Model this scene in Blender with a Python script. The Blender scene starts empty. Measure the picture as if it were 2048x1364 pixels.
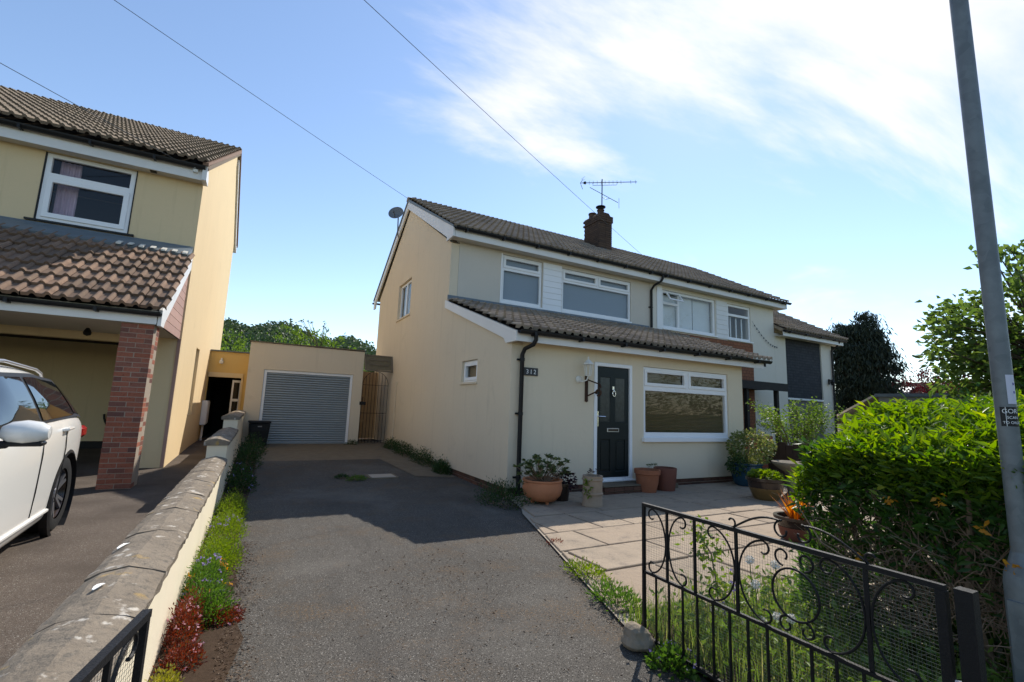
import bpy, bmesh, math, random
import numpy as np
from mathutils import Vector, Matrix
from mathutils.geometry import tessellate_polygon
random.seed(7)
RNG = np.random.default_rng(11)
S = bpy.context.scene
COL = S.collection
PI = math.pi

# ------------------------------------------------------------------ camera, sky, sun, exposure
yaw, pit, rol = [math.radians(a) for a in (-28.1438, 8.2183, -2.1277)]
Rz = Matrix(((math.cos(yaw), -math.sin(yaw), 0), (math.sin(yaw), math.cos(yaw), 0), (0, 0, 1)))
Rx = Matrix(((1, 0, 0), (0, math.cos(pit), -math.sin(pit)), (0, math.sin(pit), math.cos(pit))))
Bm = Matrix(((1, 0, 0), (0, 0, 1), (0, -1, 0)))
Rr = Matrix(((math.cos(rol), -math.sin(rol), 0), (math.sin(rol), math.cos(rol), 0), (0, 0, 1)))
Mc = Rz @ Rx @ Bm @ Rr @ Matrix(((1, 0, 0), (0, -1, 0), (0, 0, -1)))
cd = bpy.data.cameras.new('camera')
cam = bpy.data.objects.new('camera', cd)
COL.objects.link(cam)
cam.matrix_world = Matrix.Translation((0, 0, 1.41)) @ Mc.to_4x4()
cd.sensor_width = 36
cd.lens = 919.545 / 2048 * 36
cd.clip_start, cd.clip_end = 0.03, 2000
S.camera = cam

SA, SB = 0.70, 0.555                       # a point one metre up throws its shadow 0.70 m in -X and 0.555 m in -Y
SUN_EL = math.atan(1 / math.hypot(SA, SB))
SUN_AZ = math.atan2(SA, SB)               # from +Y towards +X
sd = bpy.data.lights.new('sun', 'SUN')
sd.energy = 3.55
sd.angle = math.radians(0.53)
sd.color = (1.0, 0.945, 0.86)
so = bpy.data.objects.new('sun', sd)
COL.objects.link(so)
sdir = Vector((SA, SB, 1)).normalized()
so.rotation_euler = sdir.to_track_quat('Z', 'Y').to_euler()
so.location = (20, 20, 30)

W = bpy.data.worlds.new('World')
S.world = W
W.use_nodes = True
nt = W.node_tree
nt.nodes.clear()
def wn(t, **k):
    n = nt.nodes.new(t)
    for a, v in k.items(): setattr(n, a, v)
    return n
def lk(a, b): nt.links.new(a, b)
def wmath(op, a, b=None, c=None):
    n = wn('ShaderNodeMath', operation=op)
    for i, x in enumerate((a, b, c)):
        if x is None: continue
        if isinstance(x, (int, float)): n.inputs[i].default_value = x
        else: lk(x, n.inputs[i])
    return n.outputs[0]
sky = wn('ShaderNodeTexSky', sky_type='NISHITA', sun_disc=False)
sky.sun_elevation = SUN_EL
sky.sun_rotation = SUN_AZ
sky.air_density, sky.dust_density, sky.ozone_density = 1.0, 0.12, 1.15
bg = wn('ShaderNodeBackground')
bg.inputs[1].default_value = 0.13
lk(sky.outputs[0], bg.inputs[0])
tc = wn('ShaderNodeTexCoord')
sep = wn('ShaderNodeSeparateXYZ')
lk(tc.outputs['Generated'], sep.inputs[0])
zc = wmath('ADD', wmath('MAXIMUM', sep.outputs[2], 0.0), 0.22)
px = wmath('DIVIDE', sep.outputs[0], zc)
py = wmath('DIVIDE', sep.outputs[1], zc)
cmb = wn('ShaderNodeCombineXYZ')
lk(px, cmb.inputs[0]); lk(py, cmb.inputs[1])
mp = wn('ShaderNodeMapping')
mp.inputs['Rotation'].default_value = (0, 0, math.radians(38))
mp.inputs['Scale'].default_value = (0.8, 1.9, 1)
mp.inputs['Location'].default_value = (13.3, 3.1, 0)
lk(cmb.outputs[0], mp.inputs[0])
n1 = wn('ShaderNodeTexNoise')
n1.inputs['Scale'].default_value = 0.8; n1.inputs['Detail'].default_value = 10; n1.inputs['Roughness'].default_value = 0.58
n1.inputs['Distortion'].default_value = 0.5
lk(mp.outputs[0], n1.inputs['Vector'])
# the cloud bank lies in the sky round the sun, the other side of the sky is clear
cdir = Vector((math.sin(math.radians(58)) * math.cos(math.radians(34)), math.cos(math.radians(58)) * math.cos(math.radians(34)), math.sin(math.radians(34))))
dot = wn('ShaderNodeVectorMath', operation='DOT_PRODUCT')
lk(tc.outputs['Generated'], dot.inputs[0]); dot.inputs[1].default_value = cdir
ang = wmath('ARCCOSINE', wmath('MINIMUM', dot.outputs['Value'], 0.9999))
bias = wn('ShaderNodeMapRange')
bias.inputs['From Min'].default_value = 0.10; bias.inputs['From Max'].default_value = 1.05
bias.inputs['To Min'].default_value = 0.19; bias.inputs['To Max'].default_value = -0.40
lk(ang, bias.inputs['Value'])
cov = wmath('ADD', wmath('ADD', wmath('MULTIPLY', n1.outputs['Fac'], 2.4), -0.70), bias.outputs[0])
mr = wn('ShaderNodeMapRange', interpolation_type='SMOOTHSTEP')
mr.inputs['From Min'].default_value = 0.47; mr.inputs['From Max'].default_value = 0.98
lk(cov, mr.inputs['Value'])
mask = wmath('MULTIPLY', mr.outputs[0], 0.93)
bgc = wn('ShaderNodeBackground')
bgc.inputs[0].default_value = (1.0, 0.985, 0.98, 1)
bgc.inputs[1].default_value = 0.72
mixw = wn('ShaderNodeMixShader')
lk(mask, mixw.inputs[0]); lk(bg.outputs[0], mixw.inputs[1]); lk(bgc.outputs[0], mixw.inputs[2])
wo = wn('ShaderNodeOutputWorld')
lk(mixw.outputs[0], wo.inputs[0])

S.view_settings.view_transform = 'Standard'
S.view_settings.look = 'None'
S.view_settings.gamma = 1
S.view_settings.use_curve_mapping = False
S.view_settings.exposure = 0.68
S.cycles.max_bounces = 8
S.cycles.transparent_max_bounces = 24
S.cycles.caustics_reflective = False
S.cycles.caustics_refractive = False

# ------------------------------------------------------------------ materials
class NT:
    def __init__(s, name):
        s.m = bpy.data.materials.new(name); s.m.use_nodes = True
        s.t = s.m.node_tree; s.t.nodes.clear()
        s.out = s.n('ShaderNodeOutputMaterial')
    def n(s, t, **k):
        x = s.t.nodes.new(t)
        for a, v in k.items(): setattr(x, a, v)
        return x
    def l(s, a, b): s.t.links.new(a, b)
    def mix(s, f, a, b, mode='MIX'):
        x = s.n('ShaderNodeMix', data_type='RGBA', blend_type=mode)
        for i, v in ((0, f), (6, a), (7, b)):
            if hasattr(v, 'default_value') or hasattr(v, 'links'): s.l(v, x.inputs[i])
            elif isinstance(v, (int, float)): x.inputs[i].default_value = v
            else: x.inputs[i].default_value = (*v, 1)
        return x.outputs[2]
    def noise(s, scale, detail=4, rough=.55, vec=None, dist=0):
        x = s.n('ShaderNodeTexNoise')
        x.inputs['Scale'].default_value = scale; x.inputs['Detail'].default_value = detail
        x.inputs['Roughness'].default_value = rough; x.inputs['Distortion'].default_value = dist
        s.l(vec if vec is not None else s.pos(), x.inputs['Vector'])
        return x.outputs['Fac']
    def pos(s):
        if not hasattr(s, '_p'): s._p = s.n('ShaderNodeNewGeometry')
        return s._p.outputs['Position']
    def ramp(s, f, a, b, ca=(0, 0, 0), cb=(1, 1, 1)):
        x = s.n('ShaderNodeValToRGB')
        x.color_ramp.elements[0].position = a; x.color_ramp.elements[1].position = b
        x.color_ramp.elements[0].color = (*ca, 1); x.color_ramp.elements[1].color = (*cb, 1)
        s.l(f, x.inputs[0]); return x.outputs[0]
    def bump(s, h, strength, dist=.01, prev=None):
        x = s.n('ShaderNodeBump'); x.inputs['Strength'].default_value = strength; x.inputs['Distance'].default_value = dist
        s.l(h, x.inputs['Height'])
        if prev is not None: s.l(prev, x.inputs['Normal'])
        return x.outputs[0]
    def bsdf(s, col, rough=.8, spec=.3, metal=0, normal=None, coat=0):
        x = s.n('ShaderNodeBsdfPrincipled')
        if isinstance(col, tuple): x.inputs['Base Color'].default_value = (*col, 1)
        else: s.l(col, x.inputs['Base Color'])
        if isinstance(rough, (int, float)): x.inputs['Roughness'].default_value = rough
        else: s.l(rough, x.inputs['Roughness'])
        x.inputs['Specular IOR Level'].default_value = spec
        x.inputs['Metallic'].default_value = metal
        x.inputs['Coat Weight'].default_value = coat
        if normal is not None: s.l(normal, x.inputs['Normal'])
        return x.outputs[0]
    def done(s, sh): s.l(sh, s.out.inputs[0]); return s.m

def sc(c, k): return tuple(min(1, x * k) for x in c)

def plain(name, col, rough=.6, var=.12, scale=6, spec=.3, metal=0, bump=0, bscale=80, coat=0, rnd=0):
    t = NT(name)
    c = t.mix(t.noise(scale), sc(col, 1 - var), sc(col, 1 + var))
    if rnd:
        oi = t.n('ShaderNodeObjectInfo')
        mr_ = t.n('ShaderNodeMapRange'); mr_.inputs['To Min'].default_value = 1 - rnd; mr_.inputs['To Max'].default_value = 1 + rnd
        t.l(oi.outputs['Random'], mr_.inputs['Value'])
        hv = t.n('ShaderNodeHueSaturation'); t.l(c, hv.inputs['Color']); t.l(mr_.outputs[0], hv.inputs['Value']); c = hv.outputs[0]
    nb = t.bump(t.noise(bscale, 5), bump, .01) if bump else None
    return t.done(t.bsdf(c, rough, spec, metal, nb, coat))

def render_wall(name, col, dirt=(.30, .25, .17), amount=.35, streak=.25):
    """painted masonry render: fine grain, broad patchiness, weather streaks"""
    t = NT(name)
    c = t.mix(t.noise(1.1, 5, .6), sc(col, .90), sc(col, 1.07))
    c = t.mix(t.noise(22, 4, .6), c, sc(col, .95), 'MIX')
    d = t.ramp(t.noise(1.7, 8, .68, dist=.6), .60, .85)
    dm = t.n('ShaderNodeMath', operation='MULTIPLY'); t.l(d, dm.inputs[0]); dm.inputs[1].default_value = amount
    c = t.mix(dm.outputs[0], c, dirt)
    mp_ = t.n('ShaderNodeMapping'); mp_.inputs['Scale'].default_value = (7, 7, .45); t.l(t.pos(), mp_.inputs[0])
    sn = t.ramp(t.noise(1.2, 6, .65, mp_.outputs[0]), .56, .9)
    sm = t.n('ShaderNodeMath', operation='MULTIPLY'); t.l(sn, sm.inputs[0]); sm.inputs[1].default_value = streak
    c = t.mix(sm.outputs[0], c, dirt)
    nb = t.bump(t.noise(130, 4, .7), .35, .006)
    nb = t.bump(t.noise(4, 3), .25, .02, nb)
    return t.done(t.bsdf(c, .9, .2, 0, nb))

def leafmat(name, c1, c2, trans=.45, rough=.45, c3=None):
    t = NT(name)
    g = t.n('ShaderNodeNewGeometry')
    r = t.n('ShaderNodeValToRGB')
    e = r.color_ramp.elements
    e[0].color = (*c1, 1); e[1].color = (*c2, 1)
    if c3: x = e.new(.9); x.color = (*c2, 1); e[2].color = (*c3, 1)
    t.l(g.outputs['Random Per Island'], r.inputs[0])
    c = t.mix(t.noise(.9, 3), r.outputs[0], sc(c1, .75), 'MIX')
    c = t.mix(.45, c, r.outputs[0])
    p = t.bsdf(c, rough, .35)
    tr = t.n('ShaderNodeBsdfTranslucent')
    hv = t.n('ShaderNodeHueSaturation'); hv.inputs['Saturation'].default_value = 1.15; hv.inputs['Value'].default_value = 1.5
    t.l(c, hv.inputs['Color']); t.l(hv.outputs[0], tr.inputs[0])
    m = t.n('ShaderNodeMixShader'); m.inputs[0].default_value = trans
    t.l(p, m.inputs[1]); t.l(tr.outputs[0], m.inputs[2])
    return t.done(m.outputs[0])

def glassmat(name, tint=(.965, .975, .975), f0=.06, dark=0):
    t = NT(name)
    tr = t.n('ShaderNodeBsdfTransparent'); tr.inputs[0].default_value = (*tint, 1)
    gl = t.n('ShaderNodeBsdfGlossy'); gl.inputs['Roughness'].default_value = .015
    lw = t.n('ShaderNodeFresnel'); lw.inputs['IOR'].default_value = 1.5
    ge = t.n('ShaderNodeNewGeometry'); om = t.n('ShaderNodeMath', operation='SUBTRACT'); om.inputs[0].default_value = 1; t.l(ge.outputs['Backfacing'], om.inputs[1])
    ff = t.n('ShaderNodeMath', operation='MULTIPLY'); t.l(lw.outputs[0], ff.inputs[0]); t.l(om.outputs[0], ff.inputs[1])
    m = t.n('ShaderNodeMixShader'); t.l(ff.outputs[0], m.inputs[0]); t.l(tr.outputs[0], m.inputs[1]); t.l(gl.outputs[0], m.inputs[2])
    return t.done(m.outputs[0])

def tilemat(name, c1, c2, moss, mossamt=.5):
    t = NT(name)
    oi = t.n('ShaderNodeObjectInfo')
    gi = t.n('ShaderNodeNewGeometry')
    ad = t.n('ShaderNodeMath', operation='ADD'); t.l(oi.outputs['Random'], ad.inputs[0]); t.l(gi.outputs['Random Per Island'], ad.inputs[1])
    fr = t.n('ShaderNodeMath', operation='FRACT'); t.l(ad.outputs[0], fr.inputs[0])
    c = t.mix(fr.outputs[0], c1, c2)
    c = t.mix(t.ramp(t.noise(9, 6, .7), .45, .75), c, sc(c1, .62))
    md = t.ramp(t.noise(16, 7, .75), .58, .72)
    mm = t.n('ShaderNodeMath', operation='MULTIPLY'); t.l(md, mm.inputs[0]); mm.inputs[1].default_value = mossamt
    c = t.mix(mm.outputs[0], c, moss)
    nb = t.bump(t.noise(70, 5, .7), .5, .008)
    return t.done(t.bsdf(c, .9, .2, 0, nb))

def galvmat():
    t = NT('galvanised_steel')
    v = t.n('ShaderNodeTexVoronoi'); v.inputs['Scale'].default_value = 22; t.l(t.pos(), v.inputs['Vector'])
    sp = t.n('ShaderNodeSeparateColor'); t.l(v.outputs['Color'], sp.inputs[0])
    c = t.mix(sp.outputs[0], (.135, .15, .155), (.175, .19, .195))
    c = t.mix(t.ramp(t.noise(6, 5, .6), .45, .7), c, (.21, .23, .23))
    return t.done(t.bsdf(c, .5, .4, .25, t.bump(t.noise(40, 4), .06, .01)))
M = {}
M['render12'] = render_wall('cream_render', (.71, .595, .44), amount=.34, streak=.34)
M['render12f'] = render_wall('pale_cream_render', (.72, .62, .46), amount=.2, streak=.22)
M['grey_render'] = render_wall('stone_render', (.61, .55, .465), amount=.10, streak=.10)
M['render_left'] = render_wall('yellow_render', (.71, .555, .335), dirt=(.34, .26, .14), amount=.30, streak=.35)
M['ochre'] = render_wall('ochre_render', (.68, .46, .17), amount=.25, streak=.2)
M['white_render'] = render_wall('white_render', (.74, .69, .60), amount=.10, streak=.10)
M['wall_cream'] = render_wall('cream_wall_paint', (.80, .70, .52), amount=.14, streak=.12)
M['upvc'] = plain('white_upvc', (.80, .80, .80), .35, .03, 3, .4)
M['fascia'] = plain('fascia_white', (.72, .71, .69), .45, .07, 2.5, .35, bump=.05, bscale=20)
M['soffit'] = plain('soffit_white', (.60, .55, .46), .6, .08, 3)
M['black_plastic'] = plain('black_gutter', (.013, .013, .014), .45, .3, 12, .25)
M['black_iron'] = plain('black_iron_paint', (.010, .010, .011), .5, .35, 40, .22, bump=.25, bscale=160)
M['lead'] = plain('lead_flashing', (.13, .155, .17), .55, .3, 5, .4, bump=.3, bscale=25)
M['lead_pale'] = plain('pale_flashing', (.60, .56, .48), .6, .2, 6, .3, bump=.2, bscale=25)
M['glass'] = glassmat('window_glass')
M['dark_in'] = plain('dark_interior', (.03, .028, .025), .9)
M['blind_grey'] = plain('roller_blind_grey', (.27, .31, .35), .8, .03, 2)
M['blind_brown'] = plain('wood_blind', (.25, .185, .11), .6, .2, 10)
M['curtain'] = plain('lilac_curtain', (.50, .36, .44), .9, .15, 8)
M['curtain_w'] = plain('white_curtain', (.72, .74, .75), .9, .08, 4)
M['door'] = plain('dark_door', (.007, .013, .014), .38, .15, 6, .25)
M['chrome'] = plain('chrome', (.75, .75, .76), .18, .05, 6, .5, metal=1)
M['tile12'] = tilemat('brown_roof_tile', (.33, .265, .20), (.20, .162, .127), (.42, .38, .30), .5)
M['tileL'] = tilemat('red_brown_roof_tile', (.27, .175, .12), (.15, .105, .076), (.40, .35, .20), .35)
M['tileLU'] = tilemat('buff_roof_tile', (.23, .18, .13), (.145, .115, .088), (.40, .37, .28), .5)
M['mortar'] = plain('mortar', (.33, .28, .22), .95, .15, 20, .1, bump=.3)
def brickm(name, c1, c2, c3):
    t = NT(name)
    oi = t.n('ShaderNodeObjectInfo'); gi = t.n('ShaderNodeNewGeometry')
    ad = t.n('ShaderNodeMath', operation='ADD'); t.l(oi.outputs['Random'], ad.inputs[0]); t.l(gi.outputs['Random Per Island'], ad.inputs[1])
    fr = t.n('ShaderNodeMath', operation='FRACT'); t.l(ad.outputs[0], fr.inputs[0])
    r = t.n('ShaderNodeValToRGB'); e = r.color_ramp.elements
    e[0].color = (*c1, 1); e[1].color = (*c3, 1); x = e.new(.6); x.color = (*c2, 1)
    t.l(fr.outputs[0], r.inputs[0])
    c = t.mix(t.ramp(t.noise(35, 6, .7), .5, .75), r.outputs[0], sc(c1, .5))
    return t.done(t.bsdf(c, .9, .2, 0, t.bump(t.noise(90, 5), .5, .006)))
M['brick'] = brickm('red_brick', (.29, .095, .055), (.33, .125, .08), (.12, .06, .05))
M['brick_dark'] = brickm('dark_brick', (.11, .055, .038), (.15, .075, .05), (.07, .045, .035))
M['stack'] = brickm('sooty_brick', (.075, .05, .038), (.10, .065, .045), (.05, .038, .032))
def bricktex(name, c1, c2, mort, sx):
    t = NT(name)
    b = t.n('ShaderNodeTexBrick')
    b.inputs['Color1'].default_value = (*c1, 1); b.inputs['Color2'].default_value = (*c2, 1); b.inputs['Mortar'].default_value = (*mort, 1)
    b.inputs['Scale'].default_value = 1; b.inputs['Brick Width'].default_value = sx; b.inputs['Row Height'].default_value = .1
    b.inputs['Mortar Size'].default_value = .008
    sp = t.n('ShaderNodeSeparateXYZ'); t.l(t.pos(), sp.inputs[0])
    cb = t.n('ShaderNodeCombineXYZ'); t.l(sp.outputs[0], cb.inputs[0]); t.l(sp.outputs[2], cb.inputs[1]); t.l(cb.outputs[0], b.inputs['Vector'])
    c = t.mix(t.ramp(t.noise(12, 5), .45, .7), b.outputs['Color'], sc(c1, .65))
    return t.done(t.bsdf(c, .85, .25, 0, t.bump(b.outputs['Fac'], -.4, .01)))
M['hung_tile'] = bricktex('hung_clay_tile', (.30, .12, .06), (.24, .095, .05), (.10, .045, .03), .17)
M['slate_clad'] = bricktex('slate_cladding', (.040, .044, .052), (.052, .056, .064), (.022, .024, .028), .3)
M['terracotta'] = plain('terracotta', (.50, .20, .095), .75, .22, 7, .25, bump=.12, bscale=40)
M['terracotta_m'] = plain('weathered_terracotta', (.33, .125, .065), .8, .25, 8, .2, bump=.12, bscale=40)
M['terracotta_d'] = plain('dark_terracotta', (.16, .06, .04), .7, .2, 7, .25, bump=.1, bscale=40)
M['stoneware'] = plain('buff_clay', (.36, .27, .19), .85, .2, 9, .2, bump=.2, bscale=50)
M['blue_glaze'] = plain('blue_glaze', (.012, .05, .085), .2, .3, 5, .5)
M['brown_glaze'] = plain('brown_glaze', (.16, .095, .03), .3, .35, 5, .5)
M['dark_glaze'] = plain('dark_glaze', (.035, .022, .016), .25, .3, 6, .5)
M['soil'] = plain('soil', (.052, .034, .022), .95, .4, 14, .1, bump=.8, bscale=40)
M['wood_fence'] = plain('dark_fence_wood', (.055, .036, .026), .8, .3, 7, .2, bump=.3, bscale=40)
M['wood_gate'] = plain('golden_boards', (.52, .34, .17), .7, .22, 6, .2, bump=.2, bscale=40, rnd=.15)
M['canopy'] = plain('dark_timber', (.030, .027, .026), .7, .3, 8, .2, bump=.2)
M['clad'] = plain('mauve_cladding', (.42, .26, .21), .6, .15, 5, .25, rnd=.1)
M['galv'] = galvmat()
M['concrete'] = plain('concrete', (.165, .135, .095), .95, .32, 6, .15, bump=.4, bscale=60)
M['birdstone'] = plain('cast_stone', (.21, .18, .14), .95, .3, 12, .15, bump=.5, bscale=50)  # colour darkened to stand in for shade on the birdbath
M['bark'] = plain('bark', (.085, .062, .045), .95, .3, 14, .1, bump=.6, bscale=40)
M['twig'] = plain('dry_twig', (.24, .165, .11), .9, .3, 14, .15)
M['rock'] = plain('rock', (.27, .22, .16), .95, .35, 11, .15, bump=.8, bscale=30)
M['white_paint'] = plain('car_white', (.78, .76, .71), .22, .015, 3, .5, coat=.6)
M['car_glass'] = plain('car_glass', (.010, .012, .013), .03, .1, 3, .75)
M['tyre'] = plain('tyre', (.018, .018, .018), .85, .2, 20, .2)
M['alloy'] = plain('alloy', (.34, .34, .36), .3, .1, 6, .5, metal=.8)
M['silver'] = plain('silver_rail', (.48, .48, .49), .32, .05, 6, .5, metal=.7)
M['red_lens'] = plain('red_lens', (.30, .01, .01), .15, .1, 6, .5)
M['shutter'] = plain('shutter_steel', (.30, .33, .335), .42, .10, 3, .45, metal=.25)
M['bin'] = plain('black_box_plastic', (.010, .010, .011), .5, .3, 8, .3)
M['aerial'] = plain('aerial_metal', (.10, .105, .11), .5, .2, 20, .4, metal=.4)
M['dish'] = plain('dish_grey', (.14, .155, .165), .5, .1, 5, .3)
M['plaque'] = plain('slate_plaque', (.055, .055, .055), .6, .2, 12)
M['letter_white'] = plain('white_letter', (.80, .80, .78), .5, .02)
M['sticker_w'] = plain('sticker_white', (.62, .62, .70), .5, .04)
M['sticker_b'] = plain('sticker_black', (.012, .012, .013), .4, .2)
M['hose'] = plain('black_hose', (.012, .012, .012), .5)
M['wire'] = plain('cable', (.09, .10, .11), .6)
M['lamp_white'] = plain('lantern_white', (.72, .70, .64), .45, .08, 20)
M['fabric_fluff'] = plain('dandelion_fluff', (.75, .73, .68), .95, .05, 40)
M['whitewash'] = plain('white_litter', (.85, .84, .80), .8, .05)

def _unused(): pass
def coping_mat():
    t = NT('coping_stone')
    c = t.mix(t.noise(5, 7, .65), (.13, .105, .08), (.32, .265, .20))
    c = t.mix(t.ramp(t.noise(26, 6, .7), .52, .70), c, (.11, .10, .085))
    c = t.mix(t.ramp(t.noise(11, 5, .6), .60, .68), c, (.52, .47, .40))
    w = t.n('ShaderNodeMapping'); w.inputs['Location'].default_value = (5, 3, 2); t.l(t.pos(), w.inputs[0])
    c = t.mix(t.ramp(t.noise(6, 4, .55, w.outputs[0]), .62, .72), c, (.40, .27, .10))
    nb = t.bump(t.noise(60, 6, .7), .8, .012)
    nb = t.bump(t.noise(9, 4), .5, .03, nb)
    return t.done(t.bsdf(c, .95, .15, 0, nb))
M['coping'] = coping_mat()

def asphalt(name, c1, c2, rust=None, pale=(.27, .25, .22)):
    t = NT(name)
    v = t.n('ShaderNodeTexVoronoi'); v.inputs['Scale'].default_value = 210; t.l(t.pos(), v.inputs['Vector'])
    sp = t.n('ShaderNodeSeparateColor'); t.l(v.outputs['Color'], sp.inputs[0])
    c = t.mix(sp.outputs[0], c1, c2)
    c = t.mix(t.ramp(sp.outputs[1], .93, .97), c, pale)
    c = t.mix(t.ramp(sp.outputs[2], .80, .95), c, sc(c1, .35))
    c = t.mix(t.ramp(t.noise(1.1, 5, .6), .40, .72), c, sc(c1, .72), 'MIX') if rust is None else t.mix(t.ramp(t.noise(.8, 5, .6), .45, .70), c, t.mix(.5, c, sc(c1, .72)))
    if rust:
        d = t.ramp(t.noise(1.6, 7, .7), .50, .66)
        f = t.ramp(t.noise(55, 4, .8), .48, .6)
        mm = t.n('ShaderNodeMath', operation='MULTIPLY'); t.l(d, mm.inputs[0]); t.l(f, mm.inputs[1])
        c = t.mix(mm.outputs[0], c, rust)
        w = t.n('ShaderNodeMapping'); w.inputs['Location'].default_value = (15, 3, 2); t.l(t.pos(), w.inputs[0])
        g = t.ramp(t.noise(.7, 5, .6, w.outputs[0]), .55, .75)
        gm = t.n('ShaderNodeMath', operation='MULTIPLY'); t.l(g, gm.inputs[0]); gm.inputs[1].default_value = .38
        c = t.mix(gm.outputs[0], c, (.20, .185, .16))
        w2 = t.n('ShaderNodeMapping'); w2.inputs['Location'].default_value = (3, 31, 2); w2.inputs['Scale'].default_value = (1.6, .5, 1); t.l(t.pos(), w2.inputs[0])
        g2 = t.ramp(t.noise(1.3, 6, .65, w2.outputs[0]), .55, .72)
        gm2 = t.n('ShaderNodeMath', operation='MULTIPLY'); t.l(g2, gm2.inputs[0]); gm2.inputs[1].default_value = .45
        c = t.mix(gm2.outputs[0], c, (.05, .045, .04))
    nb = t.bump(v.outputs['Distance'], .6, .004)
    nb = t.bump(t.noise(3, 5), .25, .03, nb)
    return t.done(t.bsdf(c, .92, .2, 0, nb))
M['asphalt'] = asphalt('worn_asphalt', (.062, .056, .048), (.112, .100, .085), (.15, .095, .05))
M['asphaltL'] = asphalt('brown_asphalt', (.088, .069, .055), (.138, .110, .088))
M['road'] = asphalt('road_asphalt', (.06, .06, .06), (.11, .11, .11))
def flagmat():
    t = NT('sandstone_flag')
    oi = t.n('ShaderNodeObjectInfo')
    r = t.n('ShaderNodeValToRGB'); e = r.color_ramp.elements
    e[0].color = (.335, .255, .18, 1); e[1].color = (.255, .215, .165, 1); x = e.new(.4); x.color = (.35, .275, .20, 1); x = e.new(.75); x.color = (.29, .215, .15, 1)
    t.l(oi.outputs['Random'], r.inputs[0])
    c = t.mix(t.noise(2.3, 8, .68, dist=.9), r.outputs[0], (.36, .285, .21))
    c = t.mix(t.ramp(t.noise(7, 7, .72), .52, .74), c, (.19, .155, .125))
    mm = t.n('ShaderNodeMath', operation='MULTIPLY'); t.l(t.ramp(t.noise(1.1, 7, .7), .52, .75), mm.inputs[0]); mm.inputs[1].default_value = .5
    c = t.mix(mm.outputs[0], c, (.16, .14, .105))
    return t.done(t.bsdf(c, .9, .2, 0, t.bump(t.noise(11, 8, .74), .9, .018)))
M['flag'] = flagmat()
def groundmat():
    t = NT('rough_grass_ground')
    c = t.mix(t.noise(3, 7), (.055, .075, .025), (.11, .10, .05))
    return t.done(t.bsdf(c, .95, .1, 0, t.bump(t.noise(40, 5), .6, .02)))
M['ground'] = groundmat()

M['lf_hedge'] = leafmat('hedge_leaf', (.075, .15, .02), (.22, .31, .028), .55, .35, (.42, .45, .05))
M['lf_hedge_d'] = leafmat('hedge_leaf_shade', (.035, .085, .016), (.07, .14, .022), .4, .4)  # darker copy of the hedge leaf, inner shade put into the colour
M['lf_tree'] = leafmat('tree_leaf', (.075, .125, .03), (.17, .225, .055), .5, .45)
M['lf_conifer'] = leafmat('conifer_leaf', (.012, .022, .012), (.030, .042, .022), .1, .6)
M['lf_maple'] = leafmat('maple_leaf', (.06, .008, .012), (.11, .018, .02), .35, .5)
M['lf_hill'] = leafmat('hill_leaf', (.055, .10, .025), (.12, .18, .045), .3, .6)
M['lf_hill_d'] = leafmat('far_hill_leaf', (.045, .075, .035), (.085, .125, .05), .25, .6)
M['lf_bush'] = leafmat('bush_leaf', (.10, .17, .03), (.22, .30, .06), .4, .5)
M['lf_lime'] = leafmat('lime_leaf', (.11, .18, .02), (.22, .28, .035), .45, .5)
M['lf_mid'] = leafmat('mid_leaf', (.06, .13, .022), (.13, .21, .04), .45, .5)
M['lf_dark'] = leafmat('dark_leaf', (.022, .055, .015), (.05, .10, .025), .3, .5)
M['lf_red'] = leafmat('red_leaf', (.13, .03, .018), (.24, .06, .035), .35, .5, (.10, .14, .03))
M['lf_orange'] = leafmat('orange_blade', (.40, .12, .02), (.55, .22, .04), .45, .4)
M['lf_yellow'] = leafmat('yellow_leaf', (.22, .22, .03), (.34, .31, .06), .45, .5)
M['lf_var'] = leafmat('variegated_leaf', (.10, .15, .04), (.30, .30, .10), .35, .45, (.52, .46, .22))
M['lf_grey'] = leafmat('succulent_leaf', (.06, .09, .035), (.14, .17, .05), .25, .45)
M['lf_purple'] = leafmat('purple_leaf', (.03, .012, .02), (.06, .02, .03), .25, .5)
M['fl_lilac'] = leafmat('lilac_petal', (.28, .22, .50), (.42, .34, .62), .3, .6)
M['fl_pink'] = leafmat('pink_petal', (.62, .30, .36), (.75, .48, .50), .3, .6)
M['fl_orange'] = leafmat('amber_leaf', (.50, .20, .02), (.62, .32, .03), .4, .6)
M['grass'] = leafmat('grass_blade', (.09, .15, .03), (.26, .29, .075), .5, .5, (.44, .38, .18))
M['debris'] = leafmat('dry_debris', (.07, .04, .025), (.20, .14, .09), .1, .8)

# ------------------------------------------------------------------ mesh helpers
def wloc(p):
    v = Vector((0, 0, 0))
    while p is not None:
        v += p.location; p = p.parent
    return v

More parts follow.
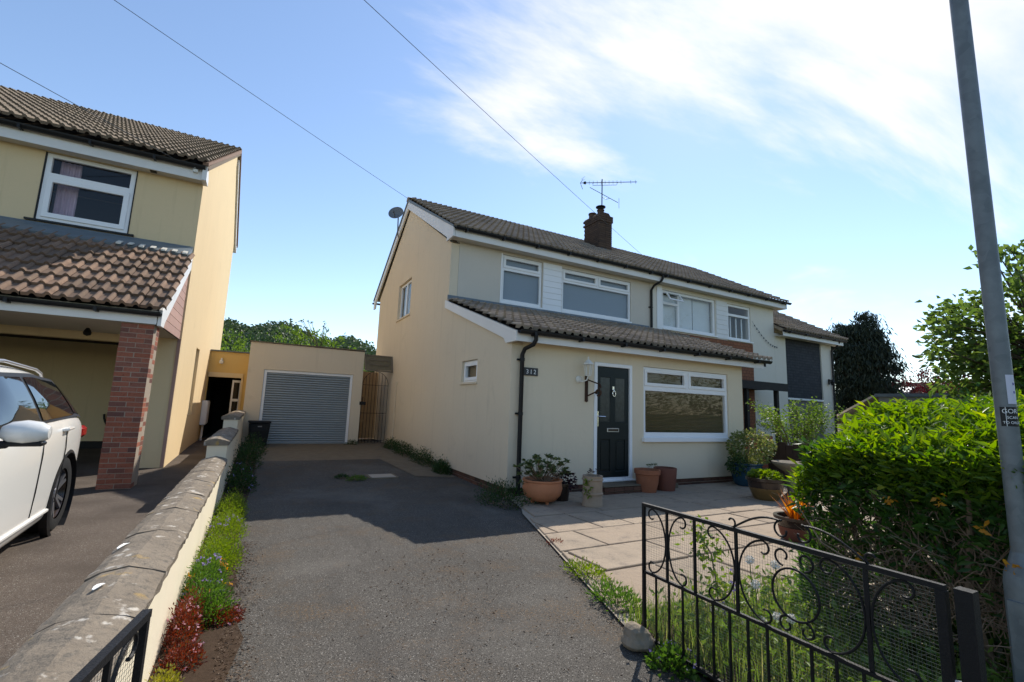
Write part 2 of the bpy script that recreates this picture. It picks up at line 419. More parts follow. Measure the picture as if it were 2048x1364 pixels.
class MB:
    def __init__(s): s.v = []; s.f = []
    def add(s, vs, fs):
        o = len(s.v); s.v += [tuple(p) for p in vs]; s.f += [tuple(i + o for i in f) for f in fs]; return s
    def box(s, x0, x1, y0, y1, z0, z1):
        return s.add([(x0, y0, z0), (x1, y0, z0), (x1, y1, z0), (x0, y1, z0), (x0, y0, z1), (x1, y0, z1), (x1, y1, z1), (x0, y1, z1)],
                     [(0, 3, 2, 1), (4, 5, 6, 7), (0, 1, 5, 4), (1, 2, 6, 5), (2, 3, 7, 6), (3, 0, 4, 7)])
    def mbox(s, P, u0, u1, v0, v1, w0, w1):
        return s.add([P(u0, v0, w0), P(u1, v0, w0), P(u1, v0, w1), P(u0, v0, w1), P(u0, v1, w0), P(u1, v1, w0), P(u1, v1, w1), P(u0, v1, w1)],
                     [(0, 3, 2, 1), (4, 5, 6, 7), (0, 1, 5, 4), (1, 2, 6, 5), (2, 3, 7, 6), (3, 0, 4, 7)])
    def bar(s, a, b, w, t, up=(0, 0, 1)):
        a, b, up = Vector(a), Vector(b), Vector(up)
        d = (b - a).normalized(); sd_ = d.cross(up)
        if sd_.length < 1e-4: sd_ = d.cross(Vector((1, 0, 0)))
        sd_.normalize(); u = sd_.cross(d)
        q = [(-1, -1), (1, -1), (1, 1), (-1, 1)]
        vs = [p + sd_ * (i * w / 2) + u * (j * t / 2) for p in (a, b) for i, j in q]
        return s.add(vs, [(0, 1, 2, 3), (7, 6, 5, 4), (0, 4, 5, 1), (1, 5, 6, 2), (2, 6, 7, 3), (3, 7, 4, 0)])
    def tube(s, pts, r, n=6):
        pts = [Vector(p) for p in pts]
        rs = r if isinstance(r, (list, tuple)) else [r] * len(pts)
        vs, fs = [], []
        prev = None
        for i, p in enumerate(pts):
            d = (pts[min(i + 1, len(pts) - 1)] - pts[max(i - 1, 0)])
            if d.length < 1e-9: d = Vector((0, 0, 1))
            d.normalize()
            a = prev if prev is not None else (Vector((0, 0, 1)) if abs(d.z) < .9 else Vector((1, 0, 0)))
            a = (a - d * a.dot(d)).normalized(); prev = a; b = d.cross(a)
            for k in range(n):
                t = 2 * PI * k / n
                vs.append(p + (a * math.cos(t) + b * math.sin(t)) * rs[i])
        for i in range(len(pts) - 1):
            for k in range(n):
                k2 = (k + 1) % n
                fs.append((i * n + k, i * n + k2, (i + 1) * n + k2, (i + 1) * n + k))
        fs.append(tuple(range(n))[::-1]); fs.append(tuple((len(pts) - 1) * n + k for k in range(n)))
        return s.add(vs, fs)
    def lathe(s, c, prof, n=28, axis='z', cap=True):
        vs, fs = [], []
        for r, z in prof:
            for k in range(n):
                t = 2 * PI * k / n
                if axis == 'z': vs.append((c[0] + r * math.cos(t), c[1] + r * math.sin(t), c[2] + z))
                elif axis == 'y': vs.append((c[0] + r * math.cos(t), c[1] + z, c[2] + r * math.sin(t)))
                else: vs.append((c[0] + z, c[1] + r * math.cos(t), c[2] + r * math.sin(t)))
        for i in range(len(prof) - 1):
            for k in range(n):
                k2 = (k + 1) % n
                fs.append((i * n + k, i * n + k2, (i + 1) * n + k2, (i + 1) * n + k))
        if cap and prof[0][0] > 1e-5: fs.append(tuple(range(n))[::-1])
        if cap and prof[-1][0] > 1e-5: fs.append(tuple((len(prof) - 1) * n + k for k in range(n)))
        return s.add(vs, fs)
    def poly(s, P, outer, holes=(), w0=0, w1=.2):
        """flat panel in (u, v) with holes, from depth w0 to w1"""
        loops = [outer] + list(holes)
        flat = [p for l in loops for p in l]
        tr = tessellate_polygon([[Vector((p[0], p[1], 0)) for p in l] for l in loops])
        n = len(flat)
        vs = [P(u, v, w0) for u, v in flat] + [P(u, v, w1) for u, v in flat]
        fs = [tuple(t) for t in tr] + [tuple(i + n for i in t[::-1]) for t in tr]
        o = 0
        for l in loops:
            m = len(l)
            for i in range(m):
                j = (i + 1) % m
                fs.append((o + i, o + j, o + j + n, o + i + n))
            o += m
        return s.add(vs, fs)
    def extr(s, prof, axis, a, b):
        P = {'x': lambda u, v, w: (w, u, v), 'y': lambda u, v, w: (u, w, v), 'z': lambda u, v, w: (u, v, w)}[axis]
        return s.poly(P, prof, (), a, b)
    def build(s, name, mat, parent=None, smooth=False, bevel=0, kind=None, origin=None, fix=True):
        me = bpy.data.meshes.new(name)
        o = wloc(parent) if parent is not None else Vector(origin or (0, 0, 0))
        me.from_pydata([(x - o.x, y - o.y, z - o.z) for x, y, z in s.v], [], s.f)
        if fix or bevel:
            bm = bmesh.new(); bm.from_mesh(me)
            bmesh.ops.recalc_face_normals(bm, faces=bm.faces)
            if bevel:
                ed = [e for e in bm.edges if len(e.link_faces) == 2 and e.calc_face_angle(0) > .5]
                bmesh.ops.bevel(bm, geom=ed, offset=bevel, segments=1, affect='EDGES', clamp_overlap=True)
            bm.to_mesh(me); bm.free()
        me.materials.append(M[mat] if isinstance(mat, str) else mat)
        if smooth:
            me.polygons.foreach_set('use_smooth', [True] * len(me.polygons))
            try: me.set_sharp_from_angle(angle=math.radians(40))
            except Exception: pass
        ob = bpy.data.objects.new(name, me); COL.objects.link(ob)
        if parent is not None: ob.parent = parent
        else: ob.location = o
        if kind: ob['kind'] = kind
        return ob

def rect(u0, u1, v0, v1): return [(u0, v0), (u1, v0), (u1, v1), (u0, v1)]
def thing(name, label, cat, loc=(0, 0, 0), group=None, rot=0):
    o = bpy.data.objects.new(name, None); COL.objects.link(o)
    o.empty_display_size = .1; o.location = loc; o.rotation_euler = (0, 0, rot)
    o['label'] = label; o['category'] = cat
    if group: o['group'] = group
    return o
def tag(o, label, cat, group=None):
    o['label'] = label; o['category'] = cat
    if group: o['group'] = group
    return o
def inst(name, me, parent, loc, rot=None):
    o = bpy.data.objects.new(name, me); COL.objects.link(o); o.parent = parent; o.location = loc
    if rot is not None: o.rotation_euler = rot
    return o
FR = lambda y: (lambda u, v, w: (u, y + w, v))         # front wall facing -Y, depth goes +Y
SL = lambda x: (lambda u, v, w: (x + w, u, v))         # wall facing -X
SR = lambda x: (lambda u, v, w: (x - w, u, v))         # wall facing +X

def arr_mesh(name, V, tris, mat, parent=None, origin=(0, 0, 0), kind=None, mat2=None):
    o = wloc(parent) if parent is not None else Vector(origin)
    V = np.asarray(V, np.float32) - np.array(o, np.float32)
    tris = np.asarray(tris, np.int32)
    me = bpy.data.meshes.new(name)
    me.vertices.add(len(V)); me.vertices.foreach_set('co', V.ravel())
    me.loops.add(tris.size); me.loops.foreach_set('vertex_index', tris.ravel())
    me.polygons.add(len(tris)); me.polygons.foreach_set('loop_start', np.arange(0, tris.size, 3, dtype=np.int32))
    me.update(calc_edges=True); me.validate()
    me.materials.append(M[mat] if isinstance(mat, str) else mat)
    ob = bpy.data.objects.new(name, me); COL.objects.link(ob)
    if parent is not None: ob.parent = parent
    else: ob.location = o
    if kind: ob['kind'] = kind
    return ob

def nrm(a): return a / np.maximum(np.linalg.norm(a, axis=1, keepdims=True), 1e-9)
def leaf_arrays(C, L, Wd, D=None, spread=1.0, droop=.15, fold=.25):
    n = len(C)
    R = nrm(RNG.normal(size=(n, 3)))
    D = R if D is None else nrm(np.asarray(D) + R * spread)
    sdv = nrm(np.cross(D, nrm(RNG.normal(size=(n, 3)))))
    up = np.cross(sdv, D)
    L = np.broadcast_to(L, (n,))[:, None]; Wd = np.broadcast_to(Wd, (n,))[:, None]
    tip = C + D * L; tip[:, 2] -= (L * droop)[:, 0]
    mid = C + D * L * .42
    l = mid + sdv * Wd / 2 + up * Wd * fold; r = mid - sdv * Wd / 2 + up * Wd * fold
    V = np.stack([C, r, tip, l], 1).reshape(-1, 3)
    b = np.arange(n)[:, None] * 4
    T = np.concatenate([b + [0, 1, 2], b + [0, 2, 3]], 1).reshape(-1, 3)
    return V, T
def leaves(name, C, L, Wd, mat, parent=None, D=None, spread=1.0, kind='stuff', origin=(0, 0, 0), droop=.15, fold=.25):
    V, T = leaf_arrays(np.asarray(C, float), L, Wd, D, spread, droop, fold)
    return arr_mesh(name, V, T, mat, parent, origin, kind)
def rnd(n, a, b): return RNG.uniform(a, b, n)
def dome(n, c, rx, ry, rz, inner=.55, flat=False):
    d = nrm(RNG.normal(size=(n, 3)))
    if flat: d[:, 2] = np.abs(d[:, 2])
    r = rnd(n, inner ** 3, 1) ** (1 / 3)
    return np.array(c) + d * r[:, None] * np.array([rx, ry, rz]), d

# ------------------------------------------------------------------ the ground
def gz(y): return float(np.interp(y, [7.8, 14.5], [0, .17]))
def gz2(y): return float(np.interp(y, [9.5, 14.5], [0, .13]))
def sheet(name, outline, z, mat, dz=True, kind='structure', parent=None, step=None):
    m = MB()
    tr = tessellate_polygon([[Vector((p[0], p[1], 0)) for p in outline]])
    m.add([(x, y, z + (gz(y) if dz else 0)) for x, y in outline], [tuple(t) for t in tr])
    o = m.build(name, mat, parent)
    if kind: o['kind'] = kind
    return o
sheet('ground', [(-600, -600), (600, -600), (600, 600), (-600, 600)], -.12, 'ground', False)
sheet('road', [(-60, -7.5), (60, -7.5), (60, -1.6), (-60, -1.6)], -.10, 'road', False)
pv = MB().box(-60, 60, -1.6, -.15, -.11, -.004).build('pavement', 'road'); pv['kind'] = 'structure'
# driveway of the house, rising gently to the garage
EDGE = [(2.2, .55), (2.24, 2.46), (2.47, 3.2), (2.81, 4.24), (3.21, 5.52), (3.35, 5.8), (3.53, 6.6)]
m = MB()
ys = [-.15, .55, 2.46, 3.2, 4.24, 4.9, 5.52, 5.8, 6.6, 7.0, 8.5, 10.0, 11.3]
def edge_x(y):
    if y <= EDGE[0][1]: return EDGE[0][0]
    for (x0, y0), (x1, y1) in zip(EDGE, EDGE[1:]):
        if y <= y1: return x0 + (x1 - x0) * (y - y0) / (y1 - y0)
    return 3.55
vs = []
for y in ys: vs += [(-.36, y, gz(y)), (edge_x(y) + .03, y, gz(y))]
m.add(vs, [(2 * i, 2 * i + 1, 2 * i + 3, 2 * i + 2) for i in range(len(ys) - 1)])
m.build('driveway', 'asphalt')['kind'] = 'structure'
m = MB()
ys = [11.3, 13.4, 14.5, 16, 19]
vs = []
for y in ys: vs += [(-.36, y, gz(y)), (3.55, y, gz(y))]
m.add(vs, [(2 * i, 2 * i + 1, 2 * i + 3, 2 * i + 2) for i in range(len(ys) - 1)])
m.build('concrete_apron', 'concrete')['kind'] = 'structure'
sheet('concrete_strip', [(2.75, 8.9), (3.5, 8.6), (3.5, 11.3), (2.6, 11.3)], .008, 'concrete')
# neighbour's driveway
m = MB()
ys = [-.15, 5, 9.5, 12, 14.5, 20]
vs = []
for y in ys: vs += [(-9, y, gz2(y) - .003), (-.58, y, gz2(y) - .003)]
m.add(vs, [(2 * i, 2 * i + 1, 2 * i + 3, 2 * i + 2) for i in range(len(ys) - 1)])
m.build('side_driveway', 'asphaltL')['kind'] = 'structure'

# patio: mortar bed with sandstone flags laid in courses
patio = sheet('patio', EDGE[1:] + [(9.85, 6.6), (9.85, .5), (3.8, .5), (3.6, 2.1), (2.9, 2.52)], .018, 'mortar', False)
def clip(poly, px_, py_, nx, ny):
    out = []
    for i in range(len(poly)):
        a, b = poly[i], poly[(i + 1) % len(poly)]
        da = (a[0] - px_) * nx + (a[1] - py_) * ny; db = (b[0] - px_) * nx + (b[1] - py_) * ny
        if da >= 0: out.append(a)
        if da * db < 0:
            t = da / (da - db); out.append((a[0] + (b[0] - a[0]) * t, a[1] + (b[1] - a[1]) * t))
    return out
def area(p): return abs(sum(p[i][0] * p[(i + 1) % len(p)][1] - p[(i + 1) % len(p)][0] * p[i][1] for i in range(len(p)))) / 2
rs = random.Random(3)
y = 2.15
th = math.radians(-7)
while y < 6.55:
    h = rs.choice([.42, .6, .75])
    x = 1.6 + rs.random() * .5
    while x < 9.8:
        w = rs.choice([.5, .65, .85, 1.05])
        g = rs.uniform(.006, .013)
        p = [(x + g, y + g + rs.uniform(0, .01)), (x + w - g, y + g + rs.uniform(0, .01)), (x + w - g + rs.uniform(-.02, .012), y + h - g - rs.uniform(0, .012)), (x + g + rs.uniform(-.01, .018), y + h - g - rs.uniform(0, .012))]
        p = [(a - .05 * (b - 4), b) for a, b in p]
        for (x0, y0), (x1, y1) in zip(EDGE, EDGE[1:]):
            if y0 - .9 < y + h / 2 < y1 + .9:
                dx, dy = x1 - x0, y1 - y0; L_ = math.hypot(dx, dy)
                p = clip(p, x0 + .02, y0, dy / L_, -dx / L_)
                if len(p) < 3: break
        if len(p) >= 3: p = clip(p, 9.83, 3, -1, 0)
        if len(p) >= 3: p = clip(p, 5, 6.57, 0, -1)
        if len(p) >= 3: p = clip(p, 2.9, 2.5, .25, .97)
        if len(p) >= 3 and area(p) > .02:
            cx = sum(q[0] for q in p) / len(p); cy = sum(q[1] for q in p) / len(p)
            z = .034 + rs.uniform(-.003, .004)
            f = MB(); f.poly(lambda u, v, w_: (u, v, w_), p, (), .005, z)
            me = f.build('paving_stone', 'flag', patio, bevel=.006)
        x += w
    y += h

# soil of the bed by the gate
sheet('garden_bed', [(2.22, .5), (2.26, 2.42), (2.9, 2.56), (3.6, 2.15), (3.9, .5)], .03, 'soil', False)
m = MB(); vs = []
for bx_, y in [(-.02, 1.2), (.03, 2.2), (-.03, 2.8), (.05, 3.3), (-.07, 3.9), (-.02, 4.3), (-.10, 5.0), (-.06, 5.6), (-.05, 7.0), (.02, 9), (.05, 13)]: vs += [(-.352, y, gz(y) + .012), (bx_, y, gz(y) + .012)]
m.add(vs, [(2 * i, 2 * i + 1, 2 * i + 3, 2 * i + 2) for i in range(10)]); m.build('wall_bed', 'soil')['kind'] = 'structure'

# ------------------------------------------------------------------ shared tile mesh
TW, TG, TL = .33, .34, .42
def tile_geo(seg=9):
    prof = []
    for k in range(2):
        o = k * .165
        prof += [(o, 0), (o + .080, 0), (o + .090, .022), (o + .108, .040), (o + .130, .040), (o + .150, .018), (o + .158, 0)]
    prof += [(.33, 0)]
    return prof
PROF = tile_geo()
def tile_verts(o, ex, ey, ez, gap=.003):
    vs, n = [], len(PROF)
    for yy, zz in ((0, .060), (TL, .004)):
        for x_, z_ in PROF:
            vs.append(o + ex * (x_ * (1 - gap * 2 / TW) + gap) + ey * yy + ez * (zz + z_))
    for x_, z_ in PROF:
        vs.append(o + ex * (x_ * (1 - gap * 2 / TW) + gap) + ey * .004 + ez * (.060 + z_ - .054))
    fs = []
    for i in range(n - 1):
        fs.append((i, i + 1, n + i + 1, n + i)); fs.append((2 * n + i, 2 * n + i + 1, i + 1, i))
    return vs, fs
def tile_mesh(mat):
    m_ = MB(); v, f = tile_verts(Vector((0, 0, 0)), Vector((1, 0, 0)), Vector((0, 1, 0)), Vector((0, 0, 1)))
    m_.add(v, f)
    me = bpy.data.meshes.new('roof_tile'); me.from_pydata(m_.v, [], m_.f); me.materials.append(M[mat]); return me
def tile_roof(parent, me, mat, x0, cols, rows, y0, z0, pitch, budget=300, flip=False, rowskip=()):
    """tiles in rows from the eave; the first `budget` are objects, the rest one joined part"""
    ey = Vector((0, math.cos(pitch), math.sin(pitch))); ez = Vector((0, -math.sin(pitch), math.cos(pitch))); ex = Vector((1, 0, 0))
    o0 = wloc(parent); rest = MB(); n = 0
    for r in range(rows):
        for c in range(cols):
            cc = cols - 1 - c if flip else c
            p = Vector((x0 + cc * TW, y0, z0)) + ey * (r * TG) + Vector((random.uniform(-.003, .003), 0, 0)) + ey * random.uniform(-.006, .006) + ez * random.uniform(-.002, .003)
            if n < budget:
                inst('roof_tile', me, parent, p - o0, (pitch + random.uniform(-.006, .006), random.uniform(-.006, .006), 0)); n += 1
            else:
                v, f = tile_verts(p, ex, ey, ez); rest.add(v, f)
    if rest.v: rest.build('tile_field', mat, parent, kind='stuff', fix=False)
    return n
ME_T12, ME_TL, ME_TLU = tile_mesh('tile12'), tile_mesh('tileL'), tile_mesh('tileLU')

def gutter(name, parent, x0, x1, y, z, r=.062, mat='black_plastic', brackets=True):
    m_ = MB()
    pr = [(y - r * math.cos(t), z - r * math.sin(t)) for t in np.linspace(0, PI, 9)]
    pr += [(y + (r - .008) * math.cos(t), z - (r - .008) * math.sin(t)) for t in np.linspace(0, PI, 9)]
    m_.extr(pr, 'x', x0, x1)
    g = m_.build(name, mat, parent)
    if brackets:
        x_ = x0 + .25
        while x_ < x1:
            b = MB(); b.box(x_, x_ + .04, y - r - .006, y + r, z - r - .016, z - r * .5 + .01)
            b.build('bracket', mat, g); x_ += .95
    return g

def window(parent, P, u0, u1, v0, v1, lights, dep=.06, w0=.03, frame='upvc', sashes=(), sill=None, name='window', fw=.05, glass='glass'):
    """frame panel with one hole per light; sashes are the indices with a proud opening sash"""
    m_ = MB()
    m_.poly(P, rect(u0, u1, v0, v1), [rect(*l) for l in lights], w0, w0 + dep)
    w = m_.build(name, frame, parent, bevel=.004)
    for i, l in enumerate(lights):
        if i in sashes:
            q = MB(); a = .034
            q.poly(P, rect(l[0] - .028, l[1] + .028, l[2] - .028, l[3] + .028), [rect(l[0] + a, l[1] - a, l[2] + a, l[3] - a)], w0 - .018, w0 + .045)
            q.build('sash', frame, w, bevel=.004)
            b = MB().mbox(P, (l[0] + l[1]) / 2 - .05, (l[0] + l[1]) / 2 + .05, l[2] + .008, l[2] + .024, w0 - .026, w0 - .0185)
        g = MB().mbox(P, l[0] - .004, l[1] + .004, l[2] - .004, l[3] + .004, w0 + .030, w0 + .036)
        g.build('pane', glass, w)
    if sill:
        q = MB().mbox(P, u0 - sill[0], u1 + sill[0], v0 - sill[1], v0 + .004, -sill[2], w0 + .02)
        q.build('sill', sill[3] if len(sill) > 3 else frame, w, bevel=.004)
    return w

# ------------------------------------------------------------------ the cream house with the porch
H = thing('semi_detached_house', 'cream rendered house with a dark front door under a tiled porch roof', 'house', (3.53, 6.6, 0))
m = MB()
gable = [(6.6, .146), (17.1, .146), (17.1, 5.2), (13.65, 7.40), (9.75, 5.15), (9.75, 3.66), (6.6, 2.55)]
m.poly(SL(3.53), gable, [rect(12.96, 14.36, 3.98, 5.10), rect(7.95, 8.72, 1.86, 2.30)], 0, .2)
m.build('gable_wall', 'render12', H)
m = MB()
m.poly(FR(6.6), rect(3.735, 9.38, .146, 2.62), [rect(5.235, 6.145, .15, 2.285), rect(6.43, 8.90, .93, 2.29)], 0, .2)
m.build('porch_wall', 'render12f', H)
MB().poly(SR(9.38), [(6.805, .0), (9.748, .0), (9.748, 3.6), (6.805, 2.62)], (), 0, .18).build('porch_side_wall', 'render12f', H)
m = MB()
m.poly(FR(9.75), rect(3.735, 9.78, 2.3, 5.30), [rect(4.87, 6.03, 3.93, 5.14), rect(6.64, 9.03, 3.93, 5.10)], 0, .2)
m.build('front_wall', 'grey_render', H)
MB().box(3.735, 9.745, 16.9, 17.095, 0, 5.2).build('rear_wall', 'render12', H)
# interior linings keep the rooms dark
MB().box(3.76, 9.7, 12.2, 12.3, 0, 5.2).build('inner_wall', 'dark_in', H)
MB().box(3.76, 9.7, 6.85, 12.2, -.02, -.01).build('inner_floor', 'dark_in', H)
# brick plinth
pl = MB().box(3.56, 9.36, 6.63, 6.78, -.05, .142).box(3.56, 3.72, 6.78, 14.4, -.05, .142).build('plinth', 'mortar', H)
bk = bpy.data.meshes.new('brick')
_b = MB().box(0, .215, 0, .05, 0, .064); bk.from_pydata(_b.v, [], _b.f); bk.materials.append(M['brick_dark'])
o0 = wloc(pl)
for k in range(2):
    x = 3.57 - (k % 2) * .11 + .11
    while x < 9.1:
        if not (5.15 < x + .1 < 6.25): inst('brick', bk, pl, Vector((x, 6.618, -.004 + k * .075)) - o0)
        x += .226
    y = 6.64 + (k % 2) * .11
    while y < 10.4:
        inst('brick', bk, pl, Vector((3.546, y + .215, -.004 + k * .075)) - o0, (0, 0, -PI / 2)); y += .226
# door step of brick
stp = MB().box(5.17, 6.22, 6.2, 6.615, 0, .055).box(5.17, 6.22, 6.22, 6.6, .055, .137).build('door_step', 'mortar', H)
o1 = wloc(stp)
for k in range(2):
    x = 5.17 - (k % 2) * .0
    for i in range(5):
        b = inst('brick', bk, stp, Vector((5.165 + i * .2125, 6.19, .004 + k * .073)) - o1); b.scale = (.95, 1, .95)
    for i in range(2):
        b = inst('brick', bk, stp, Vector((5.158, 6.405 + i * .2, .004 + k * .073)) - o1, (0, 0, -PI / 2)); b.scale = (.9, .5, .95)
MB().box(5.16, 6.23, 6.185, 6.6, .148, .165).build('step_slab', 'concrete', stp, bevel=.004)

# front door
m = MB()
P = FR(6.6)
m.poly(P, rect(5.24, 6.14, .168, 2.282), [rect(5.31, 6.075, .235, 2.215)], -.012, .07)
df = m.build('door_frame', 'upvc', H, bevel=.005)
MB().box(5.2, 6.18, 6.545, 6.66, .1685, .195).build('sill', 'upvc', df, bevel=.004)
m = MB()
du0, du1, dv0, dv1 = 5.314, 6.071, .24, 2.211
pl_, pr_ = rect(5.40, 5.63, 1.22, 2.02), rect(5.755, 5.985, 1.22, 2.02)
bl_, br_ = rect(5.40, 5.63, .34, .90), rect(5.755, 5.985, .34, .90)
m.poly(P, rect(du0, du1, dv0, dv1), [pl_, pr_, bl_, br_], .018, .055)
dr = m.build('door', 'door', H, bevel=.006)
for q in (pl_, pr_): 
    MB().poly(P, q, (), .03, .036).build('pane', plain('obscure_glass', (.035, .042, .045), .2, .5, 14, .4), dr)
for q in (bl_, br_):
    u0, v0, u1, v1 = q[0][0], q[0][1], q[2][0], q[2][1]
    MB().mbox(P, u0 + .03, u1 - .03, v0 + .03, v1 - .03, .022, .05).mbox(P, u0 - .002, u1 + .002, v0 - .002, v1 + .002, .036, .05).build('panel', 'door', dr, bevel=.006)
m = MB().mbox(P, 5.555, 5.83, 1.035, 1.105, .006, .02)
lb = m.build('letterbox', 'silver', dr, bevel=.004)
MB().mbox(P, 5.575, 5.81, 1.05, 1.09, .001, .0058).build('flap', 'dark_glaze', lb)
m = MB().tube([(5.69, 6.615, 1.80), (5.69, 6.59, 1.795), (5.69, 6.585, 1.76)], .012, 8)
m.tube([(5.69 + .035 * math.sin(t), 6.583, 1.73 + .05 * math.cos(t)) for t in np.linspace(0, 2 * PI, 16)], .008, 6)
m.mbox(P, 5.67, 5.71, 1.79, 1.86, .004, .018)
m.build('knocker', 'chrome', dr)
m = MB().mbox(P, 5.318, 5.352, 1.13, 1.40, .006, .018).tube([(5.335, 6.61, 1.31), (5.335, 6.57, 1.31), (5.35, 6.56, 1.31), (5.47, 6.56, 1.308)], .011, 8)
m.build('handle', 'chrome', dr)

# windows
w = window(H, FR(6.6), 6.435, 8.895, .935, 2.285, [(6.51, 7.60, 1.95, 2.215), (7.72, 8.82, 1.95, 2.215), (6.505, 8.825, 1.035, 1.83)], sashes=(0, 1), sill=(.05, .075, .07))
for i in range(46):
    pass
bl = MB()
for k in range(42):
    z = 1.03 + k * .0285
    bl.add([(6.46, 6.735, z + .010), (8.87, 6.735, z + .010), (8.87, 6.757, z - .012), (6.46, 6.757, z - .012)], [(0, 1, 2, 3)])
b = bl.build('venetian_blind', 'blind_brown', H, fix=False); b['kind'] = 'stuff'
w = window(H, FR(9.75), 4.875, 6.025, 3.935, 5.135, [(4.945, 5.955, 4.84, 5.07), (4.935, 5.965, 4.02, 4.745)], sashes=(0,), sill=(.02, .04, .03))
w = window(H, FR(9.75), 6.645, 9.025, 3.935, 5.095, [(6.715, 7.79, 4.82, 5.03), (7.90, 8.955, 4.82, 5.03), (6.705, 8.965, 4.02, 4.73)], sashes=(0, 1), sill=(.02, .04, .03))
MB().box(4.89, 6.01, 9.87, 9.875, 3.95, 5.12).build('roller_blind', 'blind_grey', H)
MB().box(6.66, 9.01, 9.87, 9.875, 3.95, 5.08).build('roller_blind', 'blind_grey', H)
w = window(H, SL(3.53), 12.97, 14.35, 3.99, 5.09, [(13.04, 13.62, 4.06, 5.02), (13.70, 14.28, 4.06, 5.02)], w0=.07, sill=(.06, .05, .03, 'render12'))
MB().box(3.70, 3.705, 12.98, 14.34, 4.0, 5.08).build('roller_blind', 'blind_grey', H)
w = window(H, SL(3.53), 7.955, 8.715, 1.865, 2.295, [(8.03, 8.64, 1.935, 2.225)], w0=.05, sill=(.03, .04, .03, 'render12'), sashes=(0,))
MB().box(3.69, 3.695, 7.96, 8.71, 1.87, 2.29).build('roller_blind', 'blind_brown', H)
# white shiplap boards between the two upper windows
for k in range(8):
    z0 = 3.90 + k * .155
    MB().extr([(9.726, z0), (9.749, z0), (9.749, z0 + .153), (9.736, z0 + .153)], 'x', 6.05, 6.62).build('board', 'upvc', H)
MB().box(4.83, 4.866, 9.733, 9.749, 3.9, 5.15).build('trim', 'upvc', H)

# main roof
PM = math.atan((7.80 - 5.43) / (13.65 - 9.40))
ROOF = MB().extr([(9.47, 5.42), (13.65, 7.72), (17.75, 5.30), (17.75, 5.24), (13.65, 7.60), (9.47, 5.30)], 'x', 3.46, 9.77).build('roof', 'tile12', H)
n = tile_roof(H, ME_T12, 'tile12', 3.42, 19, 8, 6.33, 2.665, math.atan(.335), 160)
for r in range(8, 10):
    pass
# porch roof
PP = math.atan(.335)
porch_cols = 20
_saved = [o for o in COL.objects if o.parent == H and o.name.startswith('roof_tile')]
for o in _saved: bpy.data.objects.remove(o)
tile_roof(H, ME_T12, 'tile12', 3.42, 20, 10, 6.30, 2.655, PP, 200)
tile_roof(H, ME_T12, 'tile12', 3.42, 19, 14, 9.36, 5.405, PM, 95)
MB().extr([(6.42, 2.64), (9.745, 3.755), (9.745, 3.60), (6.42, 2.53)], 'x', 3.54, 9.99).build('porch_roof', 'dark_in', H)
m = MB()
x = 3.40
for k in range(20):
    x1 = x + .45
    c = Vector(((x + x1) / 2, 13.65, 7.74))
    pts = [(13.65 + .115 * math.cos(t), 7.715 + .10 * math.sin(t)) for t in np.linspace(-.15, PI + .15, 9)]
    MB().extr(pts, 'x', x + .006, min(x1, 9.76) - .004).build('ridge_tile', 'tile12', H)
    x = x1
    if x > 9.7: break
# verge boards on the gable
m = MB()
m.poly(SL(3.44), [(9.44, 5.20), (9.86, 5.20), (9.86, 5.30), (13.65, 7.43), (17.50, 5.16), (17.55, 4.92), (17.80, 4.92), (17.80, 5.22), (13.65, 7.66), (9.44, 5.42)], (), 0, .055)
m.build('bargeboard', 'fascia', H, bevel=.004)
m = MB().poly(SL(3.42), [(9.40, 5.40), (13.65, 7.67), (17.85, 5.25), (17.85, 5.29), (13.65, 7.76), (9.40, 5.45)], (), 0, .08)
m.build('verge_strip', 'lead', H)
MB().box(3.50, 9.78, 9.44, 9.465, 5.20, 5.42).build('fascia', 'fascia', H)
MB().box(3.50, 9.78, 9.465, 9.748, 5.22, 5.235).build('soffit', 'soffit', H)
gutter('gutter', H, 3.47, 9.77, 9.375, 5.415)
gutter('rear_gutter', H, 3.40, 9.7, 17.86, 5.20, brackets=False)
# porch fascia, bargeboard, gutter, lead
m = MB().poly(SL(3.47), [(6.35, 2.465), (6.72, 2.465), (6.80, 2.56), (9.80, 3.60), (9.80, 3.78), (6.35, 2.63)], (), 0, .055)
m.build('porch_bargeboard', 'fascia', H, bevel=.004)
MB().box(3.526, 9.80, 6.352, 6.375, 2.468, 2.635).build('porch_fascia', 'fascia', H)
MB().box(3.735, 9.79, 6.376, 6.598, 2.50, 2.515).build('porch_soffit', 'soffit', H)
gutter('porch_gutter', H, 3.49, 9.93, 6.285, 2.64)
m = MB().extr([(9.42, 3.735), (9.70, 3.825), (9.725, 3.90), (9.745, 3.90), (9.745, 3.79), (9.43, 3.715)], 'x', 3.50, 9.70)
m.build('lead_flashing', 'lead', H)
m = MB().extr([(9.0, 3.60), (9.40, 3.735), (9.40, 3.755), (9.0, 3.622)], 'x', 8.55, 9.86)
m.build('roof_patch', 'lead_pale', H)
